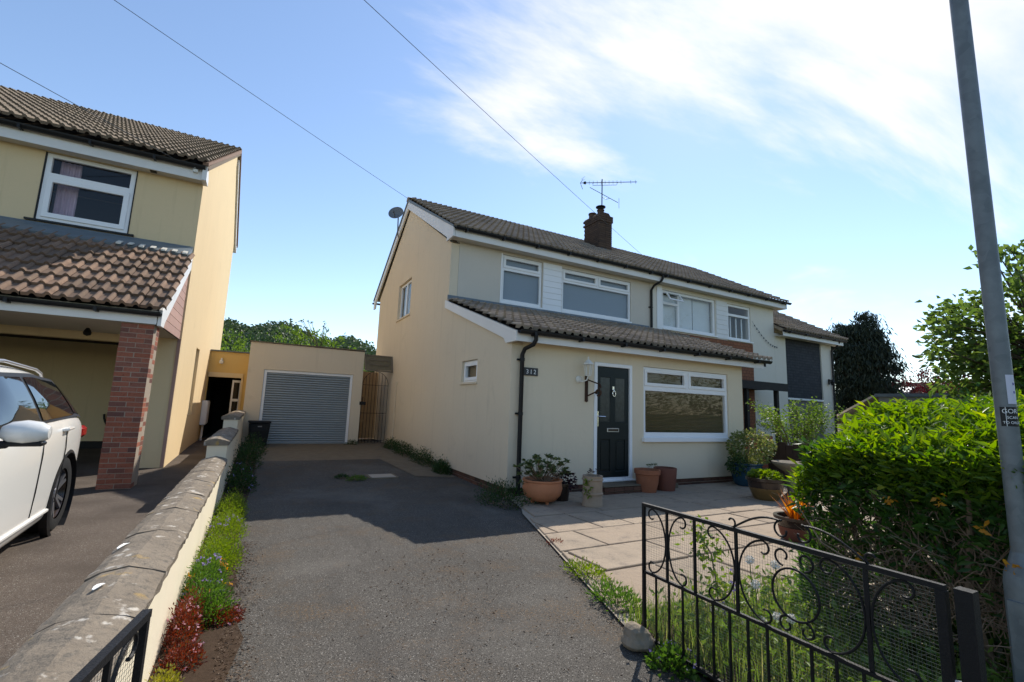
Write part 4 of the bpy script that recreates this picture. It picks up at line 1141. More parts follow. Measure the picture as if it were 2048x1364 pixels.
MB().box(-9.2, -1.50, 10.78, 10.80, 5.735, 6.03).build('fascia', 'fascia', LH)
MB().box(-9.2, -1.50, 10.801, 11.038, 5.755, 5.77).build('soffit', 'soffit', LH)
gutter('gutter', LH, -9.2, -1.45, 10.71, 6.00, .07)
MB().tube([(-2.0, 10.70, 6.02), (-1.75, 10.66, 5.99), (-1.62, 10.70, 5.93)], .008, 5).box(-1.66, -1.58, 10.72, 10.778, 5.86, 5.93).build('cable_clamp', 'lamp_white', LH)
MB().box(-2.36, -2.26, 10.87, 10.95, 5.735, 5.754).build('vent', 'black_plastic', LH)
# carport fascia, gutter, verge board and cladding
MB().box(-9.2, -1.56, 8.90, 8.925, 2.49, 2.70).build('carport_fascia', 'fascia', LH)
MB().box(-9.2, -1.56, 8.926, 11.035, 2.50, 2.515).build('carport_soffit', 'soffit', LH)
gutter('carport_gutter', LH, -9.2, -1.50, 8.83, 2.67, .062)
m = MB().poly(SR(-1.50), [(8.90, 2.47), (9.14, 2.47), (9.22, 2.58), (11.02, 3.92), (11.02, 4.16), (8.90, 2.72)], (), 0, .05); m.build('verge_board', 'fascia', LH, bevel=.004)
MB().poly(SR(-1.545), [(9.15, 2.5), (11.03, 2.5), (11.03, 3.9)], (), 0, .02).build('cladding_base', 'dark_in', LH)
for k in range(9):
    z0 = 2.50 + k * .15; z1 = z0 + .142
    y0 = 9.17 + (z0 - 2.5) * 1.32; y1 = 9.17 + (z1 - 2.5) * 1.32
    if y1 > 10.98: break
    MB().poly(SR(-1.530), [(y0, z0), (11.03, z0), (11.03, z1), (y1, z1)], (), 0, .014).build('cladding_board', 'clad', LH)
MB().box(-1.56, -1.505, 11.02, 11.038, 0.05, 2.5).build('corner_bead', 'clad', LH)
m = MB().extr([(10.50, 4.09), (10.96, 4.34), (11.005, 4.39), (11.030, 4.39), (11.030, 4.28), (10.52, 4.02)], 'x', -9, -1.52)
m.build('lead_flashing', 'lead', LH)
for k in range(7):
    MB().extr([(10.45, 4.075 + .02 * (k % 2)), (10.60, 4.16), (10.60, 4.18), (10.45, 4.105)], 'x', -1.60 - k * .165, -1.53 - k * .165).build('mortar_fillet', 'lead_pale', LH)
# brick pillar
M['mortar_pale'] = plain('pale_mortar', (.34, .28, .22), .95, .15, 20, .1, bump=.3)
plr = MB().box(-1.986, -1.584, 8.954, 9.356, 0, 2.49).build('pillar', 'mortar_pale', LH)
def brickmesh(w_, d_, mat): 
    me = bpy.data.meshes.new('brick'); b = MB().box(0, w_, 0, d_, 0, .065); me.from_pydata(b.v, [], b.f); me.materials.append(M[mat]); return me
bm1, bm2 = brickmesh(.197, .197, 'brick'), brickmesh(.097, .197, 'brick')
bm3 = brickmesh(.197, .097, 'brick')
o1 = wloc(plr)
for k in range(33):
    z = .006 + k * .0752; e = lambda: random.uniform(-.0025, .0025)
    if k % 2 == 0:
        for i in (0, 1):
            for j in (0, 1): inst('brick', bm1, plr, Vector((-1.99 + i * .2085 + e(), 8.95 + j * .2085 + e(), z)) - o1)
    else:
        for yy in (8.95, 9.1585):
            inst('brick', bm2, plr, Vector((-1.99 + e(), yy + e(), z)) - o1)
            inst('brick', bm2, plr, Vector((-1.681 + e(), yy + e(), z)) - o1)
        inst('brick', bm1, plr, Vector((-1.8835 + e(), 8.95 + e(), z)) - o1)
        inst('brick', bm1, plr, Vector((-1.8835 + e(), 9.1585 + e(), z)) - o1)
t = thing('ceiling_lamp', 'small round lamp hanging under the carport ceiling', 'lamp', (-2.75, 10.4, 2.5))
MB().lathe((-2.75, 10.4, 2.36), [(0, 0), (.05, .02), (.06, .06), (.04, .11), (.02, .14)], 12).build('lamp_body', 'black_iron', t)
t = thing('meter_box', 'white meter box on the sunlit yellow side wall', 'meter box', (-1.4, 16.4, .6))
MB().box(-1.498, -1.36, 16.1, 16.75, .58, 1.28).build('case', 'upvc', t, bevel=.015)
MB().box(-1.359, -1.345, 16.13, 16.72, .62, 1.25).build('door', 'upvc', t, bevel=.01)
MB().tube([(-1.44, 16.4, .1), (-1.44, 16.4, .58)], .03, 8).build('pipe', 'upvc', t)
t = thing('charging_hose', 'black cable looped on a hook in the dark carport', 'hose', (-2.9, 14.1, 1))
MB().tube([(-2.98 + .22 * math.sin(a), 14.15, .95 + .38 * math.cos(a)) for a in np.linspace(-.3, 4.6, 20)], .022, 8).build('loop', 'hose', t, smooth=True)
MB().box(-2.99, -2.83, 14.12, 14.198, 1.25, 1.42).build('hook', 'hose', t)

# ------------------------------------------------------------------ boundary wall between the drives
BW = thing('boundary_wall', 'cream rendered garden wall with weathered stone coping between the drives', 'garden wall', (-.47, 7.5, 0))
MB().box(-.585, -.352, 1.02, 7.62, -.05, .50).build('wall', 'wall_cream', BW)
MB().box(-.585, -.350, 7.622, 10.4, -.05, .74).build('wall_step', 'wall_cream', BW)
MB().box(-.585, -.350, 10.402, 14.49, -.05, .98).build('wall_step', 'wall_cream', BW)
def coping(y0, y1, z, step, dark='coping'):
    y = y0
    while y < y1 - .05:
        y2 = min(y + step * random.uniform(.85, 1.2), y1)
        m_ = MB(); n_ = 7
        base = [(-.62, z), (-.330, z), (-.322, z + .055), (-.37, z + .076), (-.47, z + .10), (-.57, z + .082), (-.628, z + .055)]
        rings = []
        ss = max(3, int((y2 - y) / .07))
        for s_ in range(ss + 1):
            yy = y + .006 + (y2 - y - .012) * s_ / ss
            rings.append([(u + random.uniform(-.006, .006), yy, v + random.uniform(-.005, .005)) for u, v in base])
        vs = [p for r_ in rings for p in r_]; nb = len(base)
        fs = [(i * nb + k, i * nb + (k + 1) % nb, (i + 1) * nb + (k + 1) % nb, (i + 1) * nb + k) for i in range(ss) for k in range(nb)]
        fs += [tuple(range(nb))[::-1], tuple(ss * nb + k for k in range(nb))]
        m_.add(vs, fs); m_.build('coping_stone', dark, BW, smooth=False)
        y = y2
coping(1.0, 7.64, .50, .62)
coping(7.60, 10.42, .74, .9)
coping(10.38, 14.46, .98, 1.0)
for nm, p, sx in (('fallen_petal', (-.52, 2.62, .607), (.012, .038)), ('fallen_petal', (-.585, 3.35, .583), (.010, .055))):
    m = MB(); pts = []
    for k in range(9):
        a = 2 * PI * k / 9; pts.append((p[0] + sx[0] * math.cos(a) * random.uniform(.7, 1.2) + .3 * sx[1] * math.sin(a), p[1] + sx[1] * math.sin(a) * random.uniform(.8, 1.1), p[2] + .004 * math.cos(a * 2)))
    m.add(pts + [(q[0], q[1], q[2] - .003) for q in pts], [tuple(range(9)), tuple(range(17, 8, -1))] + [(k, k + 9, (k + 1) % 9 + 9, (k + 1) % 9) for k in range(9)])
    o = m.build(nm, 'whitewash', None, origin=p)
    tag(o, 'white fallen petal on the stone coping, ' + ('nearest the open gate' if p[1] < 3 else 'further from the gate'), 'petal', 'white petals on the coping')

# ------------------------------------------------------------------ wrought iron gates
def cscroll(P, u, side, v0, v1, w_, curl=.035, n=22):
    """C shaped strip that touches u at mid height and curls at both ends away from it"""
    h = (v1 - v0) / 2; vm = (v0 + v1) / 2
    pts = [(u + side * w_ * (1 - math.sin(a)), vm + h * math.cos(a)) for a in np.linspace(.12, PI - .12, n)]
    top, bot = pts[0], pts[-1]
    c1 = [(top[0] + side * curl * math.sin(a) * (1 - a / 9), top[1] - curl + curl * math.cos(a) * (1 - a / 9)) for a in np.linspace(0, 3.6, 10)][::-1]
    c2 = [(bot[0] + side * curl * math.sin(a) * (1 - a / 9), bot[1] + curl - curl * math.cos(a) * (1 - a / 9)) for a in np.linspace(0, 3.6, 10)]
    return [P(a, b, 0) for a, b in c1 + pts + c2]
def spiral(P, u, v, r, a0, a1, n=18, k=.6):
    return [P(u + r * (1 - k * i / n) * math.cos(a0 + (a1 - a0) * i / n), v + r * (1 - k * i / n) * math.sin(a0 + (a1 - a0) * i / n), 0) for i in range(n + 1)]
def make_gate(root, P, ln):
    """P(u, v, w): u runs from the free end (0) to the hinge (ln)"""
    zt, zm, zb = .83, .43, .06
    r_ = .0085
    IR = 'black_iron'
    def barp(a, b, w_, t_, name):
        m_ = MB(); A, B = Vector(P(*a)), Vector(P(*b)); 
        nrmv = (Vector(P(0, 0, 1)) - Vector(P(0, 0, 0))).normalized()
        m_.bar(A, B, w_, t_, nrmv); return m_.build(name, IR, root)
    barp((-.008, zt, 0), (ln, zt, 0), .020, .022, 'top_rail'); barp((0, zm, 0), (ln, zm, 0), .016, .018, 'middle_rail'); barp((0, zb, 0), (ln, zb, 0), .016, .018, 'bottom_rail')
    barp((0, .03, 0), (0, zt - .01, 0), .018, .018, 'stile'); barp((ln - .012, .03, 0), (ln - .012, zt - .01, 0), .03, .03, 'stile')
    ups = [.19, .39, .65, ln - .65 + .41, ln - .22] if ln > 1.3 else [.19, .39]
    ups = [.19, .39, .65, 1.23]
    for u in ups: barp((u, zm + .009, 0), (u, zt - .011, 0), .014, .012, 'upright')
    k = 1
    while k * .1 < ln - .05: 
        barp((k * .1, zb + .009, 0), (k * .1, zm - .009, 0), .010, .010, 'lower_bar'); k += 1
    def sc_(pts, name='scroll'): MB().tube(pts, .0052, 6).build(name, IR, root, smooth=True)
    for u, side, ww in ((.19 - .012, -1, .12), (.19 + .012, 1, .11), (.65 - .012, -1, .145), (.65 + .012, 1, .15), (1.23 - .012, -1, .15), (1.23 + .012, 1, .13)):
        sc_(cscroll(P, u, side, zm + .012, zt - .014, ww, .036))
    c = .94
    sc_([P(c + .105 * math.cos(a), (zm + zt) / 2 - .012 + .11 * math.sin(a), 0) for a in np.linspace(0, 2 * PI, 30)], 'ring')
    for s_ in (-1, 1):
        sc_(spiral(P, c + s_ * .05, zt - .058, .042, -PI / 2, -PI / 2 + s_ * 5.4))
        sc_(spiral(P, c + s_ * .045, zm + .048, .036, PI / 2, PI / 2 - s_ * 5.4))
        # crest above the top rail
        sc_([P(c + s_ * (.30 - .25 * i / 14), zt + .012 + .085 * math.sin(i / 14 * PI / 2) + .012 * math.sin(i / 14 * PI), 0) for i in range(15)] + spiral(P, c + s_ * .046, zt + .056, .045, PI / 2, PI / 2 - s_ * 4.9 if True else 0)[0:], 'crest')
        sc_(spiral(P, c + s_ * .315, zt + .034, .028, -PI / 2, -PI / 2 + s_ * -4.2, 12, .5), 'crest_curl')
    # wire netting tied to the back
    m_ = MB(); a = .012
    V0 = lambda u, v: P(u, v, .012)
    u = .012
    while u < ln: m_.bar(V0(u, zb), V0(u, zt), .0007, .0007); u += .0135
    v = zb + .01
    while v < zt: m_.bar(V0(.0, v), V0(ln, v), .0007, .0007); v += .0135
    o = m_.build('wire_netting', 'netting', root, fix=False); o['kind'] = 'stuff'
M['netting'] = plain('netting', (.10, .115, .10), .6, .2, 30, .2)
t = thing('iron_gate', 'black wrought iron scroll gate standing open against the hedge', 'gate', (2.21, .79, 0), 'pair of driveway gates')
make_gate(t, lambda u, v, w_: (2.21 + w_, 2.27 - u, v), 1.48)
MB().box(2.20, 2.25, .715, .765, -.1, .84).build('hinge_post', 'black_iron', t)
MB().tube([(2.21, .79, .52), (2.225, .775, .52)], .012, 6).tube([(2.21, .79, .3), (2.225, .775, .3)], .012, 6).build('hinge', 'silver', t)
t = thing('iron_gate', 'black wrought iron gate folded back against the cream wall', 'gate', (-.46, .15, 0), 'pair of driveway gates')
make_gate(t, lambda u, v, w_: (-.212 - .170 * u - w_ * .985, 1.61 - .985 * u + w_ * .17, v), 1.48)
MB().box(-.50, -.44, .06, .12, -.1, .86).build('hinge_post', 'black_iron', t)

# ------------------------------------------------------------------ street lamp column
t = thing('lamp_column', 'grey galvanised street lamp column beside the hedge', 'lamp post', (3.19, .845, 0))
MB().tube([(3.19, .845, .80), (3.19, .845, 2.5), (3.195, .845, 6.2)], [.0385, .0385, .036], 28).build('shaft', 'galv', t, smooth=True)
MB().lathe((3.19, .845, -.1), [(.075, 0), (.075, .78), (.070, .83), (.052, .88), (.0395, .93)], 28).build('base_compartment', 'galv', t, smooth=True)
MB().tube([(3.19, .80, 6.2), (3.19, .3, 6.4), (3.19, -.3, 6.45)], .03, 10).lathe((3.19, -.5, 6.38), [(.0, 0), (.12, .02), (.14, .08), (.05, .14), (0, .15)], 14).build('lamp_head', 'galv', t)
MB().box(3.10, 3.125, .80, .89, .15, .62).build('access_door', 'galv', t)
def curved(txt, a0, z, size, mat, parent, name):
    return text_mesh(txt, size, lambda u, v, w_: (3.19 + (.0405 + w_ * .1) * math.cos(a0 - u / .0405 * -1), .845 + (.0405 + w_ * .1) * math.sin(a0 + u / .0405), v), 0, z, .001, mat, parent, name)
CAMA = math.atan2(-.845, -3.19)                    # angle of the side of the column that faces the street
def band(a0, a1, z0, z1, r, name, mat, parent):
    m_ = MB(); n_ = 14; vs = []
    for i in range(n_ + 1):
        a = a0 + (a1 - a0) * i / n_
        for rr in (.0382, r):
            for z in (z0, z1): vs.append((3.19 + rr * math.cos(a), .845 + rr * math.sin(a), z))
    fs = []
    for i in range(n_):
        b = i * 4
        fs += [(b + 2, b + 6, b + 7, b + 3), (b, b + 4, b + 6, b + 2), (b + 1, b + 3, b + 7, b + 5)]
    fs += [(0, 2, 3, 1), (n_ * 4, n_ * 4 + 1, n_ * 4 + 3, n_ * 4 + 2)]
    m_.add(vs, fs); return m_.build(name, mat, parent)
s1 = thing('sticker', 'white paper sticker with two blue marks on the lamp column', 'sticker', (3.19, .845, 1.5), 'stickers on the lamp column')
band(CAMA + .28, CAMA + 1.35, 1.515, 1.655, .0390, 'paper', 'sticker_w', s1)
bl_ = plain('blue_ink', (.06, .05, .30), .6)
for z in (1.565, 1.605): band(CAMA + .95, CAMA + 1.15, z, z + .012, .0394, 'mark', bl_, s1)
s2 = thing('sticker', 'black sticker with white lettering on the lamp column', 'sticker', (3.19, .845, 1.4), 'stickers on the lamp column')
band(CAMA - .55, CAMA + 1.45, 1.408, 1.50, .0390, 'backing', 'sticker_b', s2)
def ctext(txt, a0, z, size):
    text_mesh(txt, size, lambda u, v, w_: (3.19 + (.0392 + max(0, -w_) * .05) * math.cos(a0 + u / .039), .845 + (.0392 + max(0, -w_) * .05) * math.sin(a0 + u / .039), v), 0, z, 0, 'letter_white', s2, 'lettering', ex=.004, squash=.9)
ctext('GOR', CAMA - .38, 1.470, .030)
ctext('SCAN', CAMA + .02, 1.444, .018)
ctext('TO ORDER', CAMA - .36, 1.420, .017)
band(CAMA - .06, CAMA - .01, 1.408, 1.50, .0396, 'tear', 'letter_white', s2)

# ------------------------------------------------------------------ overhead wires
POLE = Vector((-21, -5.0, 8.2))
def wire(a, b, sag, label, r=.0055):
    a, b = Vector(a), Vector(b)
    pts = [a.lerp(b, s_) - Vector((0, 0, sag * 4 * s_ * (1 - s_))) for s_ in np.linspace(0, 1, 40)]
    o = MB().tube(pts, r, 5).build('overhead_wire', 'wire', None, origin=a)
    tag(o, label, 'cable', 'overhead telephone wires')
wire(POLE, (3.47, 13.6, 7.72), .25, 'thin overhead wire running to the gable peak of the cream house')
wire(POLE, (13.2, 13.62, 7.84), .3, 'thin overhead wire passing in front of the chimney')
wire(POLE, (-1.95, 10.68, 6.0), .15, 'thin overhead wire running to the eaves of the yellow house')

# ------------------------------------------------------------------ white car
CAR = thing('parked_car', 'white compact suv parked at the left by the yellow house', 'car', (-2.563, 5.126, 0), rot=math.radians(-86.28))
CAR.scale = (1.058, 1.058, 1.058)
ST = [(-2.10, .62, .42, .82, .95, .42), (-2.05, .77, .33, .97, 1.16, .48), (-1.88, .87, .20, 1.04, 1.40, .51), (-1.50, .90, .12, 1.07, 1.53, .57), (-.65, .905, .10, 1.05, 1.57, .62),
      (.10, .905, .10, 1.03, 1.55, .63), (.50, .905, .10, 1.01, 1.42, .63), (.98, .90, .10, .99, 1.08, .70), (1.10, .895, .10, .96, 1.02, .72), (1.60, .87, .14, .89, .95, .68), (1.95, .78, .26, .72, .80, .56), (2.10, .60, .32, .60, .68, .40)]
def half(s_):
    x, w_, zb, zl, zr, wr = s_
    return [(0, zb), (w_ * .84, zb), (w_ * .965, zb + .07), (w_ * .985, zb + .22), (w_, zl - .24), (w_ * .99, zl - .07), (w_ * .955, zl), (wr + (w_ * .955 - wr) * .16, zr - .10 * min(1, (zr - zl) / .5)), (wr * .86, zr - .025), (wr * .45, zr), (0, zr + .008)]
m = MB(); rings = []
for s_ in ST:
    h = half(s_); rings.append([(s_[0], y, z) for y, z in h] + [(s_[0], -y, z) for y, z in h[-2:0:-1]])
nb = len(rings[0]); vs = [p for r_ in rings for p in r_]
fs = [(i * nb + k, i * nb + (k + 1) % nb, (i + 1) * nb + (k + 1) % nb, (i + 1) * nb + k) for i in range(len(rings) - 1) for k in range(nb)]
fs += [tuple(range(nb))[::-1], tuple((len(rings) - 1) * nb + k for k in range(nb))]
m.add(vs, fs)
tmp = m.build('body', 'white_paint', None)
sub = tmp.modifiers.new('s', 'SUBSURF'); sub.levels = sub.render_levels = 2
cuts = []
for cx in (-1.275, 1.275):
    for sy in (-1, 1):
        c = MB().lathe((cx, sy * .95 - .30, .335), [(.405, 0), (.405, .60)], 32, 'y').build('cut', 'black_plastic', None)
        bo = tmp.modifiers.new('b', 'BOOLEAN'); bo.operation = 'DIFFERENCE'; bo.object = c; bo.solver = 'EXACT'; cuts.append(c)
dg = bpy.context.evaluated_depsgraph_get(); dg.update()
me = bpy.data.meshes.new_from_object(tmp.evaluated_get(dg))
for c in cuts: bpy.data.objects.remove(c)
bpy.data.objects.remove(tmp)
me.polygons.foreach_set('use_smooth', [True] * len(me.polygons))
try: me.set_sharp_from_angle(angle=math.radians(35))
except Exception: pass
me.materials.clear(); me.materials.append(M['white_paint'])
body = bpy.data.objects.new('body', me); COL.objects.link(body); body.parent = CAR
def cbuild(m_, name, mat, parent=CAR, **k):
    o = wloc(parent); m_.v = [(x + o.x, y + o.y, z + o.z) for x, y, z in m_.v]; return m_.build(name, mat, parent, **k)
def side(x, tt, off=.012, sgn=1):
    for a, b in zip(ST, ST[1:]):
        if a[0] <= x <= b[0]:
            f = (x - a[0]) / (b[0] - a[0]); s_ = [p + (q - p) * f for p, q in zip(a, b)]; break
    h = half(s_)
    p, q = h[6], h[7]
    y = p[0] + (q[0] - p[0]) * tt; z = p[1] + (q[1] - p[1]) * tt
    return (x, sgn * (y + off), z + off * .3)
def glass_strip(xs, t0, t1, off, name, mat, sgn=1):
    m_ = MB(); vs = []
    for i, x in enumerate(xs):
        a = t0(x) if callable(t0) else t0; b = t1(x) if callable(t1) else t1
        for j in range(5):
            vs.append(side(x, a + (b - a) * j / 4, off + .010 * math.sin(j / 4 * PI), sgn))
    n_ = 5
    m_.add(vs, [(i * n_ + k, i * n_ + k + 1, (i + 1) * n_ + k + 1, (i + 1) * n_ + k) for i in range(len(xs) - 1) for k in range(n_ - 1)])
    return cbuild(m_, name, mat, smooth=True)
for sgn in (1, -1):
    top = lambda x: .97 if x > -1.45 else .97 - (-1.45 - x) * .35
    glass_strip(np.linspace(-1.78, .80, 22), .02, lambda x: min(1.0, 1.0 if x < .35 else 1.0 - (x - .35) * 1.5), .006, 'window_surround', 'black_plastic', sgn)
    glass_strip(np.linspace(-1.70, -1.42, 6), lambda x: .10, lambda x: .90 - max(0, -1.45 - x) * .8, .014, 'quarter_window', 'car_glass', sgn)
    glass_strip(np.linspace(-1.37, -.42, 10), .07, .92, .014, 'rear_door_window', 'car_glass', sgn)
    glass_strip(np.linspace(-.34, .66, 10), .07, lambda x: .92 if x < .28 else .92 - (x - .28) * 1.9, .014, 'front_door_window', 'car_glass', sgn)
    MB
    rail = MB().tube([(-1.60, sgn * .525, 1.435), (-1.45, sgn * .545, 1.495), (-1.2, sgn * .565, 1.525), (-.3, sgn * .595, 1.555), (.2, sgn * .59, 1.53), (.34, sgn * .585, 1.46)], .014, 8)
    cbuild(rail, 'roof_rail', 'silver', smooth=True)
    for hx in (-1.03, -.08):
        h_ = MB().tube([(hx - .11, sgn * .882, .975), (hx - .09, sgn * .917, .98), (hx + .09, sgn * .920, .975), (hx + .11, sgn * .885, .97)], [.014, .017, .017, .014], 8)
        cbuild(h_, 'door_handle', 'white_paint', smooth=True)
    for dx in (-1.05, -.38, .78):
        pts = [(dx - (.18 if dx < -1 else 0) * min(1, max(0, (z_ - .55) / .4)) * 0, sgn * y_, z_) for y_, z_ in ((.888, .30), (.900, .5), (.906, .80), (.896, .95), (.864, 1.03))]
        cbuild(MB().tube(pts, .0045, 4), 'door_seam', 'dark_in')
    cbuild(MB().tube([(-.84, sgn * .888, .27), (.84, sgn * .888, .27)], .016, 6), 'sill_trim', 'white_paint')
    mir = MB().lathe((0, 0, 0), [(0, -.115), (.045, -.11), (.075, -.07), (.088, 0), (.075, .07), (.045, .11), (0, .115)], 16)
    mir.v = [(.58 + x * 1.0, sgn * (1.02 + z * 1.05), 1.045 + y * .95) for x, y, z in mir.v]
    mo = cbuild(mir, 'wing_mirror', 'white_paint', smooth=True)
    cbuild(MB().box(.53, .63, min(sgn * .93, sgn * 1.12), max(sgn * .93, sgn * 1.12), .955, .99).tube([(.60, sgn * .84, .96), (.60, sgn * .95, .97)], .03, 8), 'mirror_base', 'black_plastic', mo, bevel=.012)
    cbuild(MB().lathe((-1.275, sgn * .86 - .0, .335), [(.395, -.02), (.425, -.02), (.425, .035), (.395, .045), (.395, -.02)], 32, 'y', False), 'wheel_arch_trim', 'black_plastic')
    tl = MB().box(-2.02, -1.80, min(sgn * .70, sgn * .868), max(sgn * .70, sgn * .868), .83, .96); cbuild(tl, 'tail_light', 'red_lens', bevel=.03)
    hl = MB().box(1.75, 1.98, min(sgn * .55, sgn * .78), max(sgn * .55, sgn * .78), .66, .76); cbuild(hl, 'headlight', 'chrome', bevel=.03)
wtyre = MB().lathe((0, 0, 0), [(.235, -.10), (.30, -.112), (.335, -.10), (.345, -.06), (.345, .06), (.335, .10), (.30, .112), (.235, .10)], 40, 'y', False)
wrim = MB().lathe((0, 0, 0), [(.24, -.09), (.24, .085), (.225, .09), (.215, .06), (.205, -.02), (.06, -.01), (0, .0)], 40, 'y', False)
spk = MB()
for k in range(5):
    for d_ in (-.17, .17):
        a = 2 * PI * k / 5 + d_; a2 = 2 * PI * k / 5 + d_ * .8
        spk.bar((.05 * math.cos(a2), .055, .05 * math.sin(a2)), (.222 * math.cos(a), .078, .222 * math.sin(a)), .030, .022, (0, 1, 0))
spk.lathe((0, .02, 0), [(0, .055), (.05, .05), (.055, .02)], 16, 'y')
for cx in (-1.275, 1.275):
    for sgn in (1, -1):
        we = bpy.data.objects.new('wheel', None); COL.objects.link(we); we.parent = CAR; we.location = (cx, sgn * .775, .345)
        if sgn < 0: we.rotation_euler = (0, 0, PI)
        for src, nm, mt in ((wtyre, 'tyre', 'tyre'), (wrim, 'rim_barrel', 'dark_glaze'), (spk, 'spokes', 'alloy')):
            mm_ = MB(); mm_.v = list(src.v); mm_.f = list(src.f); o = mm_.build(nm, mt, None, smooth=True); o.parent = we
ws = MB()
pr = [side(.56, 1.0, .0), side(.56, 1.0, .0, -1), side(.97, .9, .0, -1), side(.97, .9, .0)]
ws.add([(.60, .56, 1.395), (.60, -.56, 1.395), (1.02, -.66, 1.075), (1.02, .66, 1.075), (.62, 0, 1.42), (1.07, 0, 1.085)], [(0, 4, 5, 3), (4, 1, 2, 5)]); cbuild(ws, 'windscreen', 'car_glass')
rw = MB(); rw.add([(-1.93, .54, 1.40), (-1.93, -.54, 1.40), (-2.09, -.62, 1.08), (-2.09, .62, 1.08)], [(0, 1, 2, 3)]); cbuild(rw, 'rear_window', 'car_glass')

# ------------------------------------------------------------------ pots on the patio
def pot(name, label, cx, cy, prof, mat, soil_z, soil_r, group='pots on the patio', cat='plant pot', n=32):
    t = thing(name, label, cat, (cx, cy, .03), group)
    MB().lathe((cx, cy, .03), prof, n).build('pot', mat, t, smooth=True)
    if soil_r: MB().lathe((cx, cy, .03 + soil_z), [(soil_r, 0), (soil_r * .6, .012), (0, .015)], 20).build('soil', 'soil', t)
    return t
def rosette(c, n, L, Wd, up=.5):
    a = rnd(n, 0, 2 * PI); D = np.stack([np.cos(a), np.sin(a), rnd(n, up - .4, up + .5)], 1)
    return np.repeat(np.array([c]), n, 0) + RNG.normal(size=(n, 3)) * .008, D
def stemmed(t, base, tips, mat, r=.006, L=(.05, .08), Wd=.03, n=12, name='foliage'):
    m_ = MB(); C, D = [], []
    for tip in tips:
        b = Vector(base) + Vector((random.uniform(-.05, .05), random.uniform(-.05, .05), 0)); tp = Vector(tip)
        midp = b.lerp(tp, .5) + Vector((random.uniform(-.03, .03), random.uniform(-.03, .03), -.01))
        m_.tube([b, midp, tp], [r, r * .8, r * .6], 5)
        c, d = rosette(tip, n, .06, .03); C.append(c); D.append(d)
    m_.build('stem', 'twig', t)['kind'] = 'stuff'
    C = np.concatenate(C); D = np.concatenate(D)
    leaves(name, C, rnd(len(C), *L), Wd, mat, t, D, .35)
t = pot('flower_pot', 'big round terracotta bowl with a leggy succulent by the drainpipe', 3.80, 5.98, [(.10, .035), (.20, .05), (.275, .13), (.298, .22), (.285, .30), (.283, .315), (.30, .325), (.30, .345), (.262, .345), (.25, .29), (0, .285)], 'terracotta', .29, .25)
m = MB()
for k in range(3): m.lathe((3.80 + .14 * math.cos(k * 2.1 - 1.57), 5.98 + .14 * math.sin(k * 2.1 - 1.57), .03), [(.022, 0), (.03, .05)], 8)
m.build('pot_feet', 'terracotta', t)
tips = [(3.80 + .40 * random.uniform(-1, 1) * .8, 5.98 + random.uniform(-.25, .22), .40 + random.uniform(.02, .30)) for _ in range(46)]
tips += [(3.38, 5.95, .46), (3.36, 6.0, .56), (3.40, 5.9, .35), (4.24, 5.95, .44), (4.18, 5.9, .52)]
stemmed(t, (3.80, 5.98, .32), tips, 'lf_grey', n=13, L=(.05, .085), Wd=.034)
t = pot('flower_pot', 'small dark pot with purple leaves behind the buff clay pot', 4.20, 6.05, [(.10, .0), (.13, .22), (.145, .225), (.145, .26), (.12, .26), (0, .22)], 'dark_glaze', .225, .12)
C, D = dome(260, (4.22, 6.03, .33), .20, .16, .13, .2); leaves('foliage', C, rnd(260, .05, .09), .03, 'lf_purple', t, D, .8)
t = pot('clay_pot', 'tall buff ringed chimney pot planter left of the door step', 4.42, 5.58, [(.155, 0), (.158, .025), (.145, .045), (.143, .16), (.155, .17), (.155, .19), (.143, .20), (.145, .36), (.158, .37), (.158, .385), (.145, .395), (.15, .43), (.12, .43), (.12, .36), (0, .355)], 'stoneware', .38, .12)
tips = [(4.42 + random.uniform(-.12, .12), 5.58 + random.uniform(-.1, .1), .47 + random.uniform(0, .07)) for _ in range(7)]
stemmed(t, (4.42, 5.58, .40), tips, 'lf_purple', r=.003, n=6, L=(.03, .05), Wd=.015)
C, D = dome(60, (4.28, 5.5, .30), .05, .05, .14, .1); leaves('trailing_leaves', C, rnd(60, .04, .06), .03, 'lf_lime', t, D, .8)
t = pot('flower_pot', 'terracotta pot with a rolled rim right of the door step', 6.14, 6.22, [(.15, 0), (.185, .14), (.205, .30), (.225, .31), (.228, .385), (.20, .385), (.19, .3), (0, .295)], 'terracotta_m', .30, .185)
tips = [(6.20 + random.uniform(-.1, .1), 6.22 + random.uniform(-.1, .1), .44 + random.uniform(0, .07)) for _ in range(6)]
stemmed(t, (6.2, 6.22, .32), tips, 'lf_grey', r=.003, n=7, L=(.03, .05), Wd=.016)
t = pot('flower_pot', 'plain dark terracotta tub below the porch window', 6.60, 6.24, [(.165, 0), (.19, .18), (.205, .385), (.20, .40), (.18, .40), (.175, .33), (0, .325)], 'terracotta_d', .33, .17)
MB().box(6.78, 7.02, 6.32, 6.56, .03, .115).build('brick_ledge', 'concrete', t)
t = pot('flower_pot', 'large blue glazed pot with a variegated shrub at the porch corner', 8.78, 6.15, [(.20, 0), (.25, .05), (.29, .25), (.285, .40), (.31, .42), (.31, .45), (.26, .45), (.25, .38), (0, .37)], 'blue_glaze', .38, .25)
C, D = dome(1500, (8.95, 6.15, .78), .52, .40, .36, .45); leaves('foliage', C, rnd(1500, .05, .085), .042, 'lf_var', t, D, .8)
C, D = dome(200, (8.42, 6.1, .45), .2, .2, .18, .2); leaves('trailing_leaves', C, rnd(200, .05, .08), .045, 'lf_dark', t, D, .8)
MB().tube([(8.78, 6.15, .4), (8.88, 6.15, .8)], .02, 6).build('stem', 'twig', t)
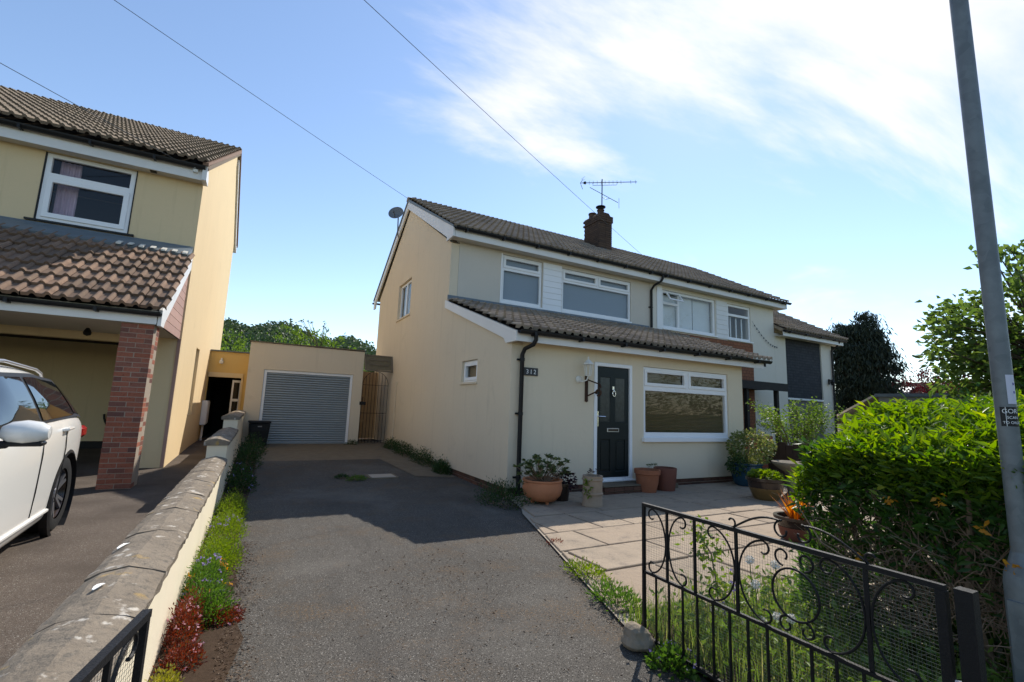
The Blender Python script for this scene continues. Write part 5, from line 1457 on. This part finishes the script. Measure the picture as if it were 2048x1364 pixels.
t = pot('flower_pot', 'brown and honey glazed pot with low green leaves by the birdbath', 7.66, 5.02, [(.17, 0), (.20, .03), (.255, .18), (.275, .30), (.30, .315), (.30, .36), (.255, .36), (.25, .3), (0, .29)], 'brown_glaze', .30, .25)
MB().lathe((7.66, 5.02, .03), [(.262, .2), (.279, .30), (.304, .313), (.304, .362), (.25, .364)], 32, 'z', False).build('glaze_band', 'dark_glaze', t, smooth=True)
C, D = dome(340, (7.66, 5.02, .40), .27, .27, .10, .3, True); leaves('foliage', C, rnd(340, .05, .08), .05, 'lf_lime', t, D, .6)
t = pot('flower_pot', 'dark glazed pot with a spiky orange leaved plant on the sunny paving', 5.55, 3.28, [(.14, 0), (.17, .06), (.195, .18), (.215, .22), (.235, .235), (.235, .265), (.195, .265), (.19, .2), (0, .195)], 'dark_glaze', .215, .19)
MB().lathe((5.55, 3.28, .03), [(.143, .004), (.174, .06), (.193, .15)], 32).build('lower_glaze', 'terracotta_d', t, smooth=True)
m = MB()
for k in range(85):
    a = random.uniform(0, 2 * PI); L = random.uniform(.22, .40); lean = random.uniform(.1, 1.0); wv = random.uniform(.009, .014)
    b = Vector((5.55 + .05 * math.cos(a), 3.28 + .05 * math.sin(a), .24)); dv = Vector((math.cos(a) * lean, math.sin(a) * lean, 1.1)).normalized()
    s_ = dv.cross(Vector((0, 0, 1))).normalized() * wv
    p1 = b + dv * L * .5; p2 = b + dv * L + Vector((0, 0, -.05 * lean))
    m.add([b - s_ * .6, b + s_ * .6, p1 + s_, p1 - s_, p2], [(0, 1, 2, 3), (3, 2, 4)])
o = m.build('blades', 'lf_orange', t, fix=False); o['kind'] = 'stuff'
t = thing('birdbath', 'cast stone birdbath on a baluster pedestal beside the hedge', 'birdbath', (8.15, 4.86, .03))
MB().lathe((8.15, 4.86, .03), [(.16, 0), (.16, .04), (.12, .07), (.075, .12), (.085, .22), (.095, .28), (.07, .36), (.06, .40), (.10, .43), (.11, .45)], 20).build('pedestal', 'birdstone', t, smooth=True)
MB().lathe((8.15, 4.86, .48), [(.10, 0), (.20, .06), (.275, .12), (.30, .15), (.30, .175), (.27, .175), (.2, .13), (0, .10)], 32).build('bowl', 'birdstone', t, smooth=True)
t = thing('drain_cover', 'pale square drain cover set in the driveway', 'drain cover', (2.15, 9.0, .02))
MB().box(1.88, 2.42, 8.78, 9.26, -.02, .045).build('frame', 'concrete', t, bevel=.006)
MB().box(1.93, 2.37, 8.83, 9.21, -.02, .051).build('lid', plain('pale_concrete', (.40, .34, .27), .95, .15, 12, .1, bump=.3), t, bevel=.006)

# ------------------------------------------------------------------ planting
def clump(name, label, cat, c, r, h, n, L, Wd, mat, group=None, flowers=(), inner=.3, up=.7):
    """rounded plant of many small leaves, optional blossoms"""
    t = thing(name, label, cat, (c[0], c[1], c[2] if len(c) > 2 else 0), group)
    z = c[2] if len(c) > 2 else gz(c[1])
    rx, ry = r if isinstance(r, tuple) else (r, r)
    if group == BG: n = int(n * 2.6); L = (L[0] * .62, L[1] * .62); Wd *= .62
    C, D = dome(n, (c[0], c[1], z), rx, ry, h, inner, True)
    k = max(1, int(n / 60)); off = RNG.normal(size=(k, 3)) * np.array([rx, ry, h]) * .16
    C = C + off[RNG.integers(0, k, n)]; C[:, 2] = np.maximum(C[:, 2], z + .005)
    D = D + np.array([0, 0, up])
    leaves('foliage', C, rnd(n, *L), Wd, mat, t, D, .7)
    m_ = MB()
    for i in range(9):
        p = C[RNG.integers(0, n)]
        m_.tube([(c[0] + random.uniform(-.2, .2) * rx, c[1] + random.uniform(-.2, .2) * ry, z), tuple(p)], .004, 4)
    m_.build('stem', 'twig', t)['kind'] = 'stuff'
    for fm, cnt, fl in flowers:
        F, FD = dome(cnt, (c[0], c[1], z), rx * 1.03, ry * 1.03, h * 1.08, .9, True)
        F = F + RNG.normal(size=F.shape) * .012
        F5 = np.repeat(F, 4, 0) + RNG.normal(size=(cnt * 4, 3)) * fl * .25
        leaves('blossom', F5, fl, fl * .8, fm, t, None)
    return t
BG = 'plants along the foot of the boundary wall'
WX = -.18
clump('bedding_plant', 'lime green bushy plant at the shadow edge by the wall', 'plant', (WX, 6.6), (.16, .6), .24, 1500, (.035, .06), .012, 'lf_lime', BG)
clump('bedding_plant', 'olive green plant with lilac flowers by the wall', 'plant', (WX, 5.6), (.16, .40), .23, 1300, (.03, .055), .012, 'lf_lime', BG, [('fl_lilac', 34, .018)])
clump('bedding_plant', 'bright green rounded plant midway along the sunny wall', 'plant', (WX, 4.75), (.155, .38), .22, 1500, (.03, .05), .014, 'lf_lime', BG)
clump('bedding_plant', 'upright green plant mixed with lilac and amber flowers', 'plant', (WX - .03, 4.08), (.13, .32), .26, 1100, (.03, .055), .013, 'lf_mid', BG, [('fl_lilac', 34, .018), ('fl_orange', 18, .02)])
clump('bedding_plant', 'deep green plant in front of the red leaved herbs', 'plant', (WX + .02, 3.70), (.13, .20), .20, 900, (.03, .05), .016, 'lf_mid', BG)
clump('bedding_plant', 'tall red leaved herb with pink flowers against the wall', 'plant', (WX - .08, 3.45), (.08, .26), .21, 800, (.025, .045), .013, 'lf_red', BG, [('fl_pink', 26, .016)])
clump('bedding_plant', 'low red herb spreading onto the driveway', 'plant', (WX + .10, 3.62), (.11, .12), .07, 420, (.025, .04), .014, 'lf_red', BG, [('fl_pink', 12, .015)])
clump('bedding_plant', 'small red herb tuft nearer the gate', 'plant', (WX - .05, 3.12), (.09, .12), .10, 360, (.025, .04), .013, 'lf_red', BG, [('fl_pink', 12, .014)])
clump('bedding_plant', 'yellow green stonecrop at the near end of the wall bed', 'plant', (WX - .09, 2.80), (.065, .2), .11, 600, (.02, .035), .012, 'lf_yellow', BG)
clump('bedding_plant', 'mossy stonecrop strip below the near gate', 'plant', (WX - .09, 2.38), (.07, .18), .10, 350, (.02, .03), .012, 'lf_mid', BG)
clump('shrub', 'dark green low shrub in the shade by the wall step', 'shrub', (WX + .02, 8.5), (.22, .6), .34, 1200, (.03, .06), .02, 'lf_dark', 'shaded shrubs by the wall', [('fl_lilac', 20, .02)])
clump('shrub', 'dark green shrub near the plastic bin', 'shrub', (WX + .06, 10.6), (.25, .9), .40, 1300, (.03, .06), .02, 'lf_dark', 'shaded shrubs by the wall')
clump('shrub', 'dark green shrub at the foot of the plastic bin', 'shrub', (WX + .12, 12.6), (.26, .7), .42, 1100, (.03, .06), .02, 'lf_dark', 'shaded shrubs by the wall')
VG = 'weeds along the gable wall'
for i, (x, y, rx, ry, h, lb) in enumerate([(3.36, 13.2, .16, .7, .28, 'dark green weeds at the far end of the gable wall'), (3.36, 11.9, .17, .8, .30, 'dark green weeds in the middle of the gable wall'), (3.37, 10.4, .17, .8, .30, 'dark green weeds before the exposed brick plinth'),
                                       (3.38, 9.2, .13, .35, .26, 'small weed tuft beside the exposed brick plinth'), (3.30, 6.25, .30, .55, .30, 'spreading green herb at the porch corner under the drainpipe')]):
    clump('weed_clump', lb, 'weeds', (x, y), (rx, ry), h, 1500, (.03, .065), .013, 'lf_dark' if i < 4 else 'lf_dark', VG)
clump('weed_clump', 'tiny green tuft growing in the driveway left of the larger tuft', 'weeds', (1.42, 9.0), (.12, .1), .05, 260, (.025, .04), .012, 'lf_dark', 'tufts in the driveway')
clump('weed_clump', 'round green tuft growing in the driveway beside the drain cover', 'weeds', (1.66, 8.72), (.17, .13), .075, 420, (.025, .045), .012, 'lf_mid', 'tufts in the driveway')
clump('weed_clump', 'dark tuft at the right foot of the roller shutter', 'weeds', (2.48, 14.3), (.18, .12), .12, 300, (.03, .05), .014, 'lf_dark', 'tufts in the driveway')
clump('weed_clump', 'small reddish weed where paving meets tarmac in the sun', 'weeds', (2.89, 4.22), (.09, .10), .05, 200, (.02, .035), .009, 'lf_red', 'weeds on the paving edge')
clump('weed_clump', 'bright green weeds on the paving edge, further from the rock', 'weeds', (2.60, 3.30), (.12, .28), .10, 700, (.025, .045), .011, 'lf_lime', 'weeds on the paving edge')
clump('weed_clump', 'bright green weeds on the paving edge behind the rock', 'weeds', (2.42, 2.78), (.13, .28), .13, 900, (.025, .05), .011, 'lf_mid', 'weeds on the paving edge')
clump('weed_clump', 'dark leafy weed with violet flowers beside the rock', 'weeds', (2.20, 2.02), (.11, .14), .11, 420, (.03, .05), .026, 'lf_mid', None, [('fl_lilac', 14, .02)])

# grass and wild flowers in the bed behind the open gate
def blades(name, pts, hmin, hmax, wd, mat, parent=None):
    P_ = np.asarray(pts, float); n = len(P_); h = rnd(n, hmin, hmax)
    a = rnd(n, 0, 2 * PI); lean = rnd(n, .05, .55)[:, None] * np.stack([np.cos(a), np.sin(a), np.zeros(n)], 1)
    sdv = np.stack([-np.sin(a), np.cos(a), np.zeros(n)], 1) * wd / 2
    up = np.array([0, 0, 1.])
    mid = P_ + up * h[:, None] * .55 + lean * h[:, None] * .3; tip = P_ + up * h[:, None] * .95 + lean * h[:, None]
    V = np.stack([P_ - sdv, P_ + sdv, mid + sdv * .8, mid - sdv * .8, tip], 1).reshape(-1, 3); b = np.arange(n)[:, None] * 5
    T = np.concatenate([b + [0, 1, 2], b + [0, 2, 3], b + [3, 2, 4]], 1).reshape(-1, 3)
    o = arr_mesh(name, V, T, mat, parent, kind='stuff'); return o
n = 5200
gx = rnd(n, 2.25, 3.75); gy = rnd(n, .7, 2.5)
keep = (gy < 2.75 - .28 * (gx - 2.2)) & (RNG.random(n) < np.clip(.35 + (2.6 - gy) * .6, 0, 1))
pts = np.stack([gx, gy, np.full(n, .025)], 1)[keep]
blades('long_grass', pts, .08, .32, .006, 'grass')
n = 900
pts = np.stack([rnd(n, 2.24, 3.0), rnd(n, 1.9, 2.55), np.full(n, .025)], 1); blades('short_grass', pts, .03, .11, .006, 'grass')
C = np.stack([rnd(2600, 2.28, 3.6), rnd(2600, .7, 2.3), rnd(2600, .03, .30)], 1)
C[:, :2] += np.round(RNG.normal(size=(2600, 2)) * 1.2) * .07
leaves('ground_cover', C, rnd(2600, .03, .085), rnd(2600, .014, .034), 'lf_bush', None, np.repeat([[0, 0, .8]], 2600, 0), 1.0)
t = thing('wild_shoot', 'arching pale green shoot with lobed leaves behind the gate', 'plant', (2.75, 2.15, .03))
tp = [(2.75, 2.15, .03), (2.74, 2.16, .3), (2.72, 2.18, .5), (2.70, 2.25, .6)]
MB().tube(tp, .005, 5).build('stem', 'twig', t)
C = np.concatenate([np.repeat([tp[i]], 70, 0) + RNG.normal(size=(70, 3)) * [.05, .06, .06] for i in (1, 2, 3)])
leaves('foliage', C, rnd(len(C), .03, .055), .024, 'lf_lime', t, None)
for i, (x, y, z) in enumerate([(2.62, 2.02, .26), (2.66, 1.98, .47)]):
    tt = thing('bluebell', ('shorter' if i == 0 else 'taller') + ' stem of lilac bells behind the gate', 'wild flower', (x, y, .03), 'bluebells behind the gate')
    MB().tube([(x, y, .03), (x + .01, y, z * .6), (x + .03, y + .02, z)], .003, 5).build('stem', 'twig', tt)
    C = np.array([[x + .02, y + .01, z - .02 * k] for k in range(8)]); leaves('bell', np.repeat(C, 3, 0) + RNG.normal(size=(24, 3)) * .008, .022, .014, 'fl_lilac', tt)
DG = 'dandelion clocks behind the gate'
dl = [(2.70, 1.89, .55, 'topmost dandelion clock, left of the two highest'), (2.70, 1.73, .57, 'high dandelion clock nearest the curled top bars'), (2.70, 1.86, .42, 'lone dandelion clock in the middle of the gate'), (2.70, 1.73, .29, 'large dandelion clock left of its twin under the ring'),
      (2.70, 1.65, .31, 'large dandelion clock right of its twin under the ring'), (2.70, 1.82, .23, 'small dandelion clock just above the middle rail'), (2.72, 1.95, .17, 'low dandelion clock below the middle rail'), (2.72, 2.17, .16, 'bluish dandelion clock low between the left bars')]
for x, y, z, lb in dl:
    tt = thing('dandelion_clock', lb, 'dandelion', (x, y, .03), DG)
    MB().tube([(x + .03, y + .02, .03), (x + .02, y, z * .5), (x, y, z)], .0026, 5).build('stem', 'grass', tt)
    d = nrm(RNG.normal(size=(110, 3))); o = np.array([[x, y, z]])
    V, T = leaf_arrays(np.repeat(o, 110, 0), .026, .0018, d, .02, 0, 0)
    V2, T2 = leaf_arrays(o + d * .022, .010, .008, nrm(RNG.normal(size=(110, 3))), .2, 0, 0)
    arr_mesh('seed_head', np.concatenate([V, V2]), np.concatenate([T, T2 + len(V)]), 'fabric_fluff', tt, kind='stuff')
# rocks
def rock(label, c, r, seed, mat='rock'):
    rr = random.Random(seed); bm = bmesh.new(); bmesh.ops.create_icosphere(bm, subdivisions=3, radius=1)
    for v in bm.verts:
        k = 1 + .16 * math.sin(v.co.x * 3 + seed) * math.cos(v.co.y * 2.6 + seed * 2) + .10 * math.sin(v.co.z * 5 + seed) + rr.uniform(-.03, .03)
        v.co = Vector((v.co.x * r[0] * k, v.co.y * r[1] * k, v.co.z * r[2] * k))
    me = bpy.data.meshes.new('rock'); bm.to_mesh(me); bm.free(); me.materials.append(M[mat])
    o = bpy.data.objects.new('rock', me); COL.objects.link(o); o.location = c; tag(o, label, 'rock', 'rocks by the gate'); return o
rock('rounded brown rock at the free end of the open gate', (2.15, 2.27, .055), (.085, .10, .075), 3)
rock('mossy rock at the foot of the lamp column', (3.02, .90, .10), (.16, .14, .15), 8)

# debris lying on the driveway
n = 2600
x = -.06 + np.abs(RNG.normal(size=n)) * .085; y = rnd(n, 2.0, 5.4)
P1 = np.stack([x - .02, y, np.full(n, .012)], 1)
k = 500; P2_ = np.stack([1.5 + RNG.normal(size=k) * .35, 3.9 + RNG.normal(size=k) * .5, np.full(k, .010)], 1)
k = 420; P3 = np.stack([1.25 + RNG.normal(size=k) * .4, 2.7 + RNG.normal(size=k) * .7, np.full(k, .010)], 1)
k = 300; yy = rnd(k, 2.3, 5.3); P4 = np.stack([np.array([edge_x(a) for a in yy]) - np.abs(RNG.normal(size=k)) * .07, yy, np.full(k, .012)], 1)
PP_ = np.concatenate([P1, P2_, P3, P4]); D = RNG.normal(size=PP_.shape) * [1, 1, .12]
o = leaves('dry_debris', PP_, rnd(len(PP_), .008, .028), rnd(len(PP_), .004, .010), 'debris', None, D, .05, droop=0)

# ------------------------------------------------------------------ hedge
HD = thing('hedge', 'broad clipped hedge with bright leaves on top and bare twigs below', 'hedge', (4.6, 1.4, 0))
hx0, hx1, hy0, hy1, hz = 3.24, 6.6, .72, 1.87, 1.50
def hedge_top(x, y): return 1.53 - .34 * np.clip((hx0 + .85 - x) / .85, 0, 1) ** 1.7 - .14 * np.clip((y - 1.5) / .37, 0, 1) ** 2 + .03 * np.sin(x * 5.1 + y * 3) + .025 * np.sin(y * 9 - x * 2)
# shoots on the rounded top: a rosette of slender leaves at each tip
ns = 2300
x = hx0 - .03 + (hx1 - hx0) * RNG.random(ns) ** 1.9; y = rnd(ns, hy0 - .03, hy1 + .05)
dep = RNG.exponential(.10, ns); z = hedge_top(x, y) - dep
k = 7
Ct = np.repeat(np.stack([x, y, z], 1), k, 0) + RNG.normal(size=(ns * k, 3)) * np.array([.012, .012, .022])
a_ = rnd(ns * k, 0, 2 * PI); Dt = np.stack([np.cos(a_), np.sin(a_), rnd(ns * k, .15, 1.3)], 1) + np.array([-.12, 0, 0])
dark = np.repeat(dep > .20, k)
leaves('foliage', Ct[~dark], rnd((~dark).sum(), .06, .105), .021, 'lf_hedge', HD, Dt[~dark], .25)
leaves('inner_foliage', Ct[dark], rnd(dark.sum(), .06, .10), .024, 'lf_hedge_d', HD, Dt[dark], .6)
# faces
n = 5200
which = RNG.random(n); zz = (hz - .22) * (1 - RNG.beta(1.1, 2.0, n)) ; zz = np.clip(zz - .03, .08, None)
x = np.where(which < .5, hx0 + RNG.exponential(.10, n), rnd(n, hx0, hx1)); y = np.where(which < .5, rnd(n, hy0, hy1), np.where(which < .8, hy1 - RNG.exponential(.08, n), hy0 + RNG.exponential(.08, n)))
keep = (RNG.random(n) < np.clip(.30 + (zz - .55) * 1.2, .16, 1)) | (y > hy1 - .14)
Cf = np.stack([x, y, zz], 1)[keep]
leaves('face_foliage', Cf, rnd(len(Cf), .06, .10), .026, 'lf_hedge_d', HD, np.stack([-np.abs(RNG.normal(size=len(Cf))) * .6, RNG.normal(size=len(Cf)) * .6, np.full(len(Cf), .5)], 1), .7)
# 300 of the largest showing leaves as pieces of their own
lm = bpy.data.meshes.new('leaf')
lv = [(0, 0, 0), (.3, .16, .03), (.62, .14, .03), (1, 0, -.06), (.62, -.14, .03), (.3, -.16, .03), (.3, 0, 0), (.62, 0, -.01)]
lm.from_pydata(lv, [], [(0, 1, 6), (0, 6, 5), (1, 2, 7, 6), (6, 7, 4, 5), (2, 3, 7), (7, 3, 4)]); lm.materials.append(M['lf_hedge'])
for i in range(290):
    x = hx0 - .03 + abs(random.gauss(0, .5)); y = random.uniform(hy0, hy1)
    z = float(hedge_top(np.array(x), np.array(y))) - random.uniform(-.04, .12)
    s_ = random.uniform(.08, .115)
    o = inst('leaf', lm, HD, Vector((x, y, z)) - HD.location, (random.uniform(-.6, .6), -random.uniform(.2, 1.3), random.uniform(0, 6.28))); o.scale = (s_, s_ * .72, s_)
n = 5200
Ci = np.stack([hx0 + .30 + 2.6 * RNG.random(n) ** 1.3, rnd(n, hy0 + .08, hy1 - .08), rnd(n, .05, 1.3)], 1)
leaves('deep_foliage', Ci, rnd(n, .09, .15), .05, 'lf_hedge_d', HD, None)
# stems and dry twigs
for i in range(9):
    x = hx0 + .12 + random.random() * .9; y = hy0 + .12 + (i / 8) * .95
    pts = [(x, y, 0)]
    for k in range(5): pts.append((pts[-1][0] + random.uniform(-.06, .06), pts[-1][1] + random.uniform(-.07, .07), pts[-1][2] + .25))
    MB().tube(pts, [.024, .021, .018, .015, .011, .006], 7).build('stem', 'twig', HD, smooth=True)
m = MB()
for i in range(1100):
    p = Vector((hx0 + .02 + abs(random.gauss(0, .16)), random.uniform(hy0, hy1), random.triangular(.08, .95, .5)))
    d = Vector((random.gauss(-.15, .5), random.gauss(0, .6), random.gauss(.55, .5))).normalized(); L = random.uniform(.07, .30)
    b = p + d * L * .5 + Vector((random.uniform(-.03, .03), random.uniform(-.03, .03), random.uniform(-.02, .03)))
    m.tube([p, b, p + d * L], [.0034, .0026, .0012], 4)
o = m.build('twigs', 'twig', HD, fix=False); o['kind'] = 'stuff'
m = MB().tube([(3.15, 1.86, .86), (3.12, 1.70, .66), (3.14, 1.32, .50)], [.003, .005, .003], 6)
m.build('branch', 'twig', HD, smooth=True)
am = leaves('amber_leaves', np.array([[3.12, 1.12, 1.02], [3.12, 1.32, .98], [3.08, .86, .78], [3.12, 1.5, .62], [3.1, .95, .92]]).repeat(7, 0) + RNG.normal(size=(35, 3)) * .014, .032, .02, 'fl_orange', HD)
# fresh leafy growth at the hedge foot behind the gate
C, D = dome(1500, (3.42, 1.80, .12), .24, .20, .62, .3, True); 
t = thing('shrub', 'bright leafy shoots at the near corner of the hedge behind the gate', 'shrub', (3.4, 1.8, 0))
leaves('foliage', C, rnd(1500, .045, .08), .02, 'lf_mid', t, D + np.array([0, 0, .4]), .7)
MB().tube([(3.4, 1.8, 0), (3.38, 1.85, .4)], .01, 5).tube([(3.42, 1.78, 0), (3.46, 1.82, .5)], .009, 5).build('stem', 'twig', t)

# shrub in the next garden
t = thing('shrub', 'loose pale green shrub with arching shoots beyond the dark fence', 'shrub', (11.0, 6.4, 0))
tips = []
m = MB(); C, D = [], []
for i in range(34):
    a = random.uniform(0, 2 * PI); L = random.uniform(.5, 1.35)
    tip = Vector((11.0 + math.cos(a) * L, 6.4 + math.sin(a) * L * .6, random.uniform(1.15, 1.75))); b0 = Vector((11.0, 6.4, .1))
    pts = [b0.lerp(tip, s_) + Vector((0, 0, .35 * math.sin(s_ * PI))) for s_ in np.linspace(0, 1, 6)]
    m.tube(pts, [.012, .01, .008, .006, .004, .003], 5)
    for p in pts[2:]:
        for q in range(22): C.append(tuple(p + Vector((random.gauss(0, .07), random.gauss(0, .07), random.gauss(0, .07))))); D.append((random.gauss(0, .6), random.gauss(0, .6), .4))
m.build('stem', 'twig', t)['kind'] = 'stuff'
leaves('foliage', np.array(C), rnd(len(C), .05, .085), .036, 'lf_bush', t, np.array(D), .6)

# ------------------------------------------------------------------ trees
def tree(name, label, base, trunk_h, r0, tips, mat, L, Wd, per, spread, group=None, D0=None, bark='bark', rb=.03, cat='tree', sdroop=.15, cen=None):
    t = thing(name, label, cat, base, group)
    b = Vector(base); top = b + Vector((random.uniform(-.1, .1), random.uniform(-.1, .1), trunk_h))
    MB().tube([b, b.lerp(top, .5) + Vector((.05, .04, 0)), top], [r0, r0 * .8, r0 * .55], 9).build('trunk', bark, t, smooth=True)
    m_ = MB(); C = []
    for tp in tips:
        tp = Vector(tp); s0 = b.lerp(top, random.uniform(.55, 1))
        mid = s0.lerp(tp, .5) + Vector((random.uniform(-.2, .2), random.uniform(-.2, .2), random.uniform(.0, .25))) * min(1, trunk_h / 3)
        m_.tube([s0, mid, tp], [rb, rb * .6, rb * .25], 5)
        for q in range(per):
            f = random.random() ** .6
            p = s0.lerp(mid, f * 2) if f < .5 else mid.lerp(tp, f * 2 - 1)
            w_ = spread if f > .55 else spread * .6
            C.append(tuple((tp if random.random() < .65 else p) + Vector((random.gauss(0, w_), random.gauss(0, w_), random.gauss(0, w_ * .7)))))
    m_.build('branches', bark, t)['kind'] = 'stuff'
    C = np.array(C); n_ = len(C)
    D = np.repeat([D0], n_, 0) if D0 is not None else nrm(C - np.array(base) - np.array([0, 0, trunk_h])) + np.array([0, 0, .2])
    leaves('crown', C, rnd(n_, *L), Wd, mat, t, D, .8, droop=sdroop)
    return t
def crown_pts(n, c, r, inner=.35, lo=-1):
    out = []
    while len(out) < n:
        d = RNG.normal(size=3); d /= np.linalg.norm(d)
        if d[2] < lo: continue
        k = random.uniform(inner ** 3, 1) ** (1 / 3) * random.uniform(.86, 1.08)
        out.append(tuple(np.array(c) + d * k * np.array(r)))
    return out
tips = crown_pts(95, (16.6, 3.75, 3.85), (2.0, 2.15, 2.5), .4) + crown_pts(40, (16.4, 4.6, 3.4), (1.2, 1.2, 1.4), .3)
tree('broadleaf_tree', 'large leaved tree spreading behind the lamp column', (16.8, 3.4, 0), 3.2, .16, tips, 'lf_tree', (.13, .22), .12, 42, .20, cat='tree', rb=.045)
tips = crown_pts(40, (14.5, 3.3, 1.5), (1.2, 1.5, 1.2), .3)
tree('dark_shrub', 'dense dark shrub at the right edge behind the hedge', (14.5, 3.3, 0), .8, .07, tips, 'lf_hedge_d', (.09, .15), .06, 42, .2, cat='shrub')
tips = crown_pts(75, (27.0, 13.15, 4.2), (1.0, .80, 2.6), .6) + crown_pts(75, (27.4, 12.1, 4.3), (1.0, .75, 2.65), .6) + crown_pts(60, (27.6, 11.6, 3.2), (1.0, .75, 2.3), .6) + crown_pts(40, (27.3, 12.5, 5.4), (1.0, 1.1, 1.5), .6)
tree('conifer', 'very dark drooping conifer rising beyond the white extension', (27.2, 12.7, 0), 5.5, .22, tips, 'lf_conifer', (.16, .32), .06, 105, .22, D0=(0, 0, -1), cat='conifer', sdroop=.2)
tips = crown_pts(60, (25.6, 8.75, 2.9), (1.1, 1.35, .75), .3)
tree('maple', 'small dark red maple behind the grey garage roof', (25.6, 8.7, 0), 2.0, .08, tips, 'lf_maple', (.09, .15), .06, 40, .17, cat='maple')
BT = 'trees behind the flat roofed garage'
for i, (x, y, z, r, mt, lb) in enumerate([(-2.3, 33, 3.4, (1.9, 1.9, 2.3), 'lf_bush', 'glossy green bush tree beside the yellow house wall'), (-.2, 36, 2.9, (1.5, 1.5, 2.6), 'lf_dark', 'darker low tree between the glossy bush and the tall light trees'),
                                      (1.5, 37, 3.9, (1.7, 1.7, 2.7), 'lf_bush', 'light green tree behind the left half of the garage parapet'), (3.4, 36, 4.1, (1.7, 1.7, 2.6), 'lf_bush', 'tallest light green tree above the garage parapet'),
                                      (5.2, 37, 3.4, (1.7, 1.7, 2.5), 'lf_bush', 'light green tree behind the right half of the garage parapet'), (7.2, 39, 2.9, (1.7, 1.7, 2.5), 'lf_hill', 'green tree beside the gable wall of the cream house')]):
    tips = crown_pts(60, (x, y, z), r, .55)
    tree('garden_tree', lb, (x, y, 0), z - .5, .14, tips, mt, (.16, .28), .13, 38, .22, BT)
t = thing('sapling', 'sparse bare twigs with a few dark leaves against the sky', 'sapling', (3.6, 34, 0), BT)
m = MB(); C = []
for i in range(11):
    tip = Vector((2.1 + random.uniform(-.3, 1.6), 33.9, 6.35 + random.uniform(-.3, .55))); b0 = Vector((3.2, 34, 4.8))
    m.tube([b0, b0.lerp(tip, .6), tip], .012, 4)
    for q in range(7): C.append(tuple(tip + Vector((random.gauss(0, .06), random.gauss(0, .06), random.gauss(0, .04)))))
m.build('twigs', 'bark', t); leaves('foliage', np.array(C), .13, .08, 'lf_dark', t)
MB().tube([(3.6, 34, 0), (3.2, 34, 4.8)], .04, 6).build('trunk', 'bark', t)

# ------------------------------------------------------------------ wooded hill
def ridge(az): return math.tan(math.radians(8.1 - .16 * max(0, az - 1.5) - .03 * max(0, -az) )) 
m = MB(); vs, fs = [], []
azs = np.linspace(-50, 34, 43); ds = [70, 90, 115, 140, 165, 210, 300]
prof_h = [0, .22, .50, .78, 1.0, .92, .5]
def hill_z(az, d):
    f = float(np.interp(d, ds, prof_h)); return 165 * ridge(az) * f - 3.2 + 1.2 * math.sin(az * .9) * f
for a in azs:
    for d in ds: vs.append((d * math.sin(math.radians(a)), d * math.cos(math.radians(a)), hill_z(a, d) if d > 70 else -.13))
nd = len(ds)
fs = [(i * nd + k, (i + 1) * nd + k, (i + 1) * nd + k + 1, i * nd + k + 1) for i in range(len(azs) - 1) for k in range(nd - 1)]
m.add(vs, fs); hl = m.build('hill', 'ground', None, smooth=True); hl['kind'] = 'structure'
C = []
for i in range(1100):
    a = random.uniform(-14, 20) if i < 800 else random.uniform(-48, 32); d = random.uniform(78, 178)
    z = hill_z(a, d); rr = random.uniform(2.0, 3.8)
    c = np.array([d * math.sin(math.radians(a)), d * math.cos(math.radians(a)), z + rr * .7])
    k = 46
    dv = nrm(RNG.normal(size=(k, 3))); dv[:, 2] = np.abs(dv[:, 2]) * 1.1 - .15
    C.append(c + dv * rr * rnd(k, .75, 1.05)[:, None])
C = np.concatenate(C)
leaves('hill_wood', C, rnd(len(C), .7, 1.5), .8, 'lf_hill_d', None, None)

# ------------------------------------------------------------------ buildings beyond the hedge
t = thing('flat_garage', 'low grey flat roofed garage beyond the hedge', 'garage', (22, 7.2, 0))
MB().box(20.3, 24, 5.2, 8.72, 0, 2.30).build('walls', plain('grey_wall', (.26, .25, .23), .9, .12), t)
MB().box(20.2, 24.1, 5.1, 8.80, 2.305, 2.42).build('roof_edge', 'lead', t)
MB().extr([(8.82, 2.36), (10.6, 1.30), (10.6, 1.22), (8.82, 2.28)], 'x', 20.1, 24).build('side_roof', plain('pale_sheet_roof', (.50, .42, .36), .85, .1, 4), t)
MB().box(20.3, 24, 8.85, 10.5, 0, 1.2).build('side_wall', plain('pale_wall', (.5, .45, .4), .9), t)
t = thing('tiled_bungalow', 'distant bungalow with a brown tiled roof and a white skylight', 'bungalow', (39, 13.5, 0))
MB().box(36.6, 42, 9, 17.5, 0, 2.9).build('walls', 'white_render', t)
PB = math.atan((4.10 - 2.85) / 3.0)
MB().extr([(36.2, 2.80), (39.2, 4.06), (42.4, 2.80), (42.4, 2.72), (39.2, 3.95), (36.2, 2.70)], 'y', 8.7, 17.8).build('roof', plain('far_roof', (.20, .12, .085), .9, .2), t)
m = MB()
for k in range(12):
    f0 = k / 12; m.box(36.2 + 3 * f0, 36.2 + 3 * f0 + .27, 8.7, 17.8, 2.80 + 1.26 * f0 + .01, 2.80 + 1.26 * f0 + .135)
o = m.build('tile_courses', plain('far_roof_tile', (.23, .14, .10), .9, .3, 9, bump=.4), t); o['kind'] = 'stuff'
MB().extr([(36.9, 3.2), (37.9, 3.62), (37.9, 3.74), (36.9, 3.32)], 'y', 14.2, 14.95).build('skylight', 'upvc', t)

# ------------------------------------------------------------------ unseen shrubs across the road, added for the reflections in the panes
C = []
for i in range(620):
    c = np.array([random.uniform(-14, 42), random.uniform(-13, -10.5), random.uniform(.3, 5.2) * random.uniform(.6, 1)])
    dv = nrm(RNG.normal(size=(34, 3))); C.append(c + dv * random.uniform(.5, .95))
C = np.concatenate(C); leaves('reflection_shrubbery', C, rnd(len(C), .14, .26), .12, 'lf_mid', None, None)
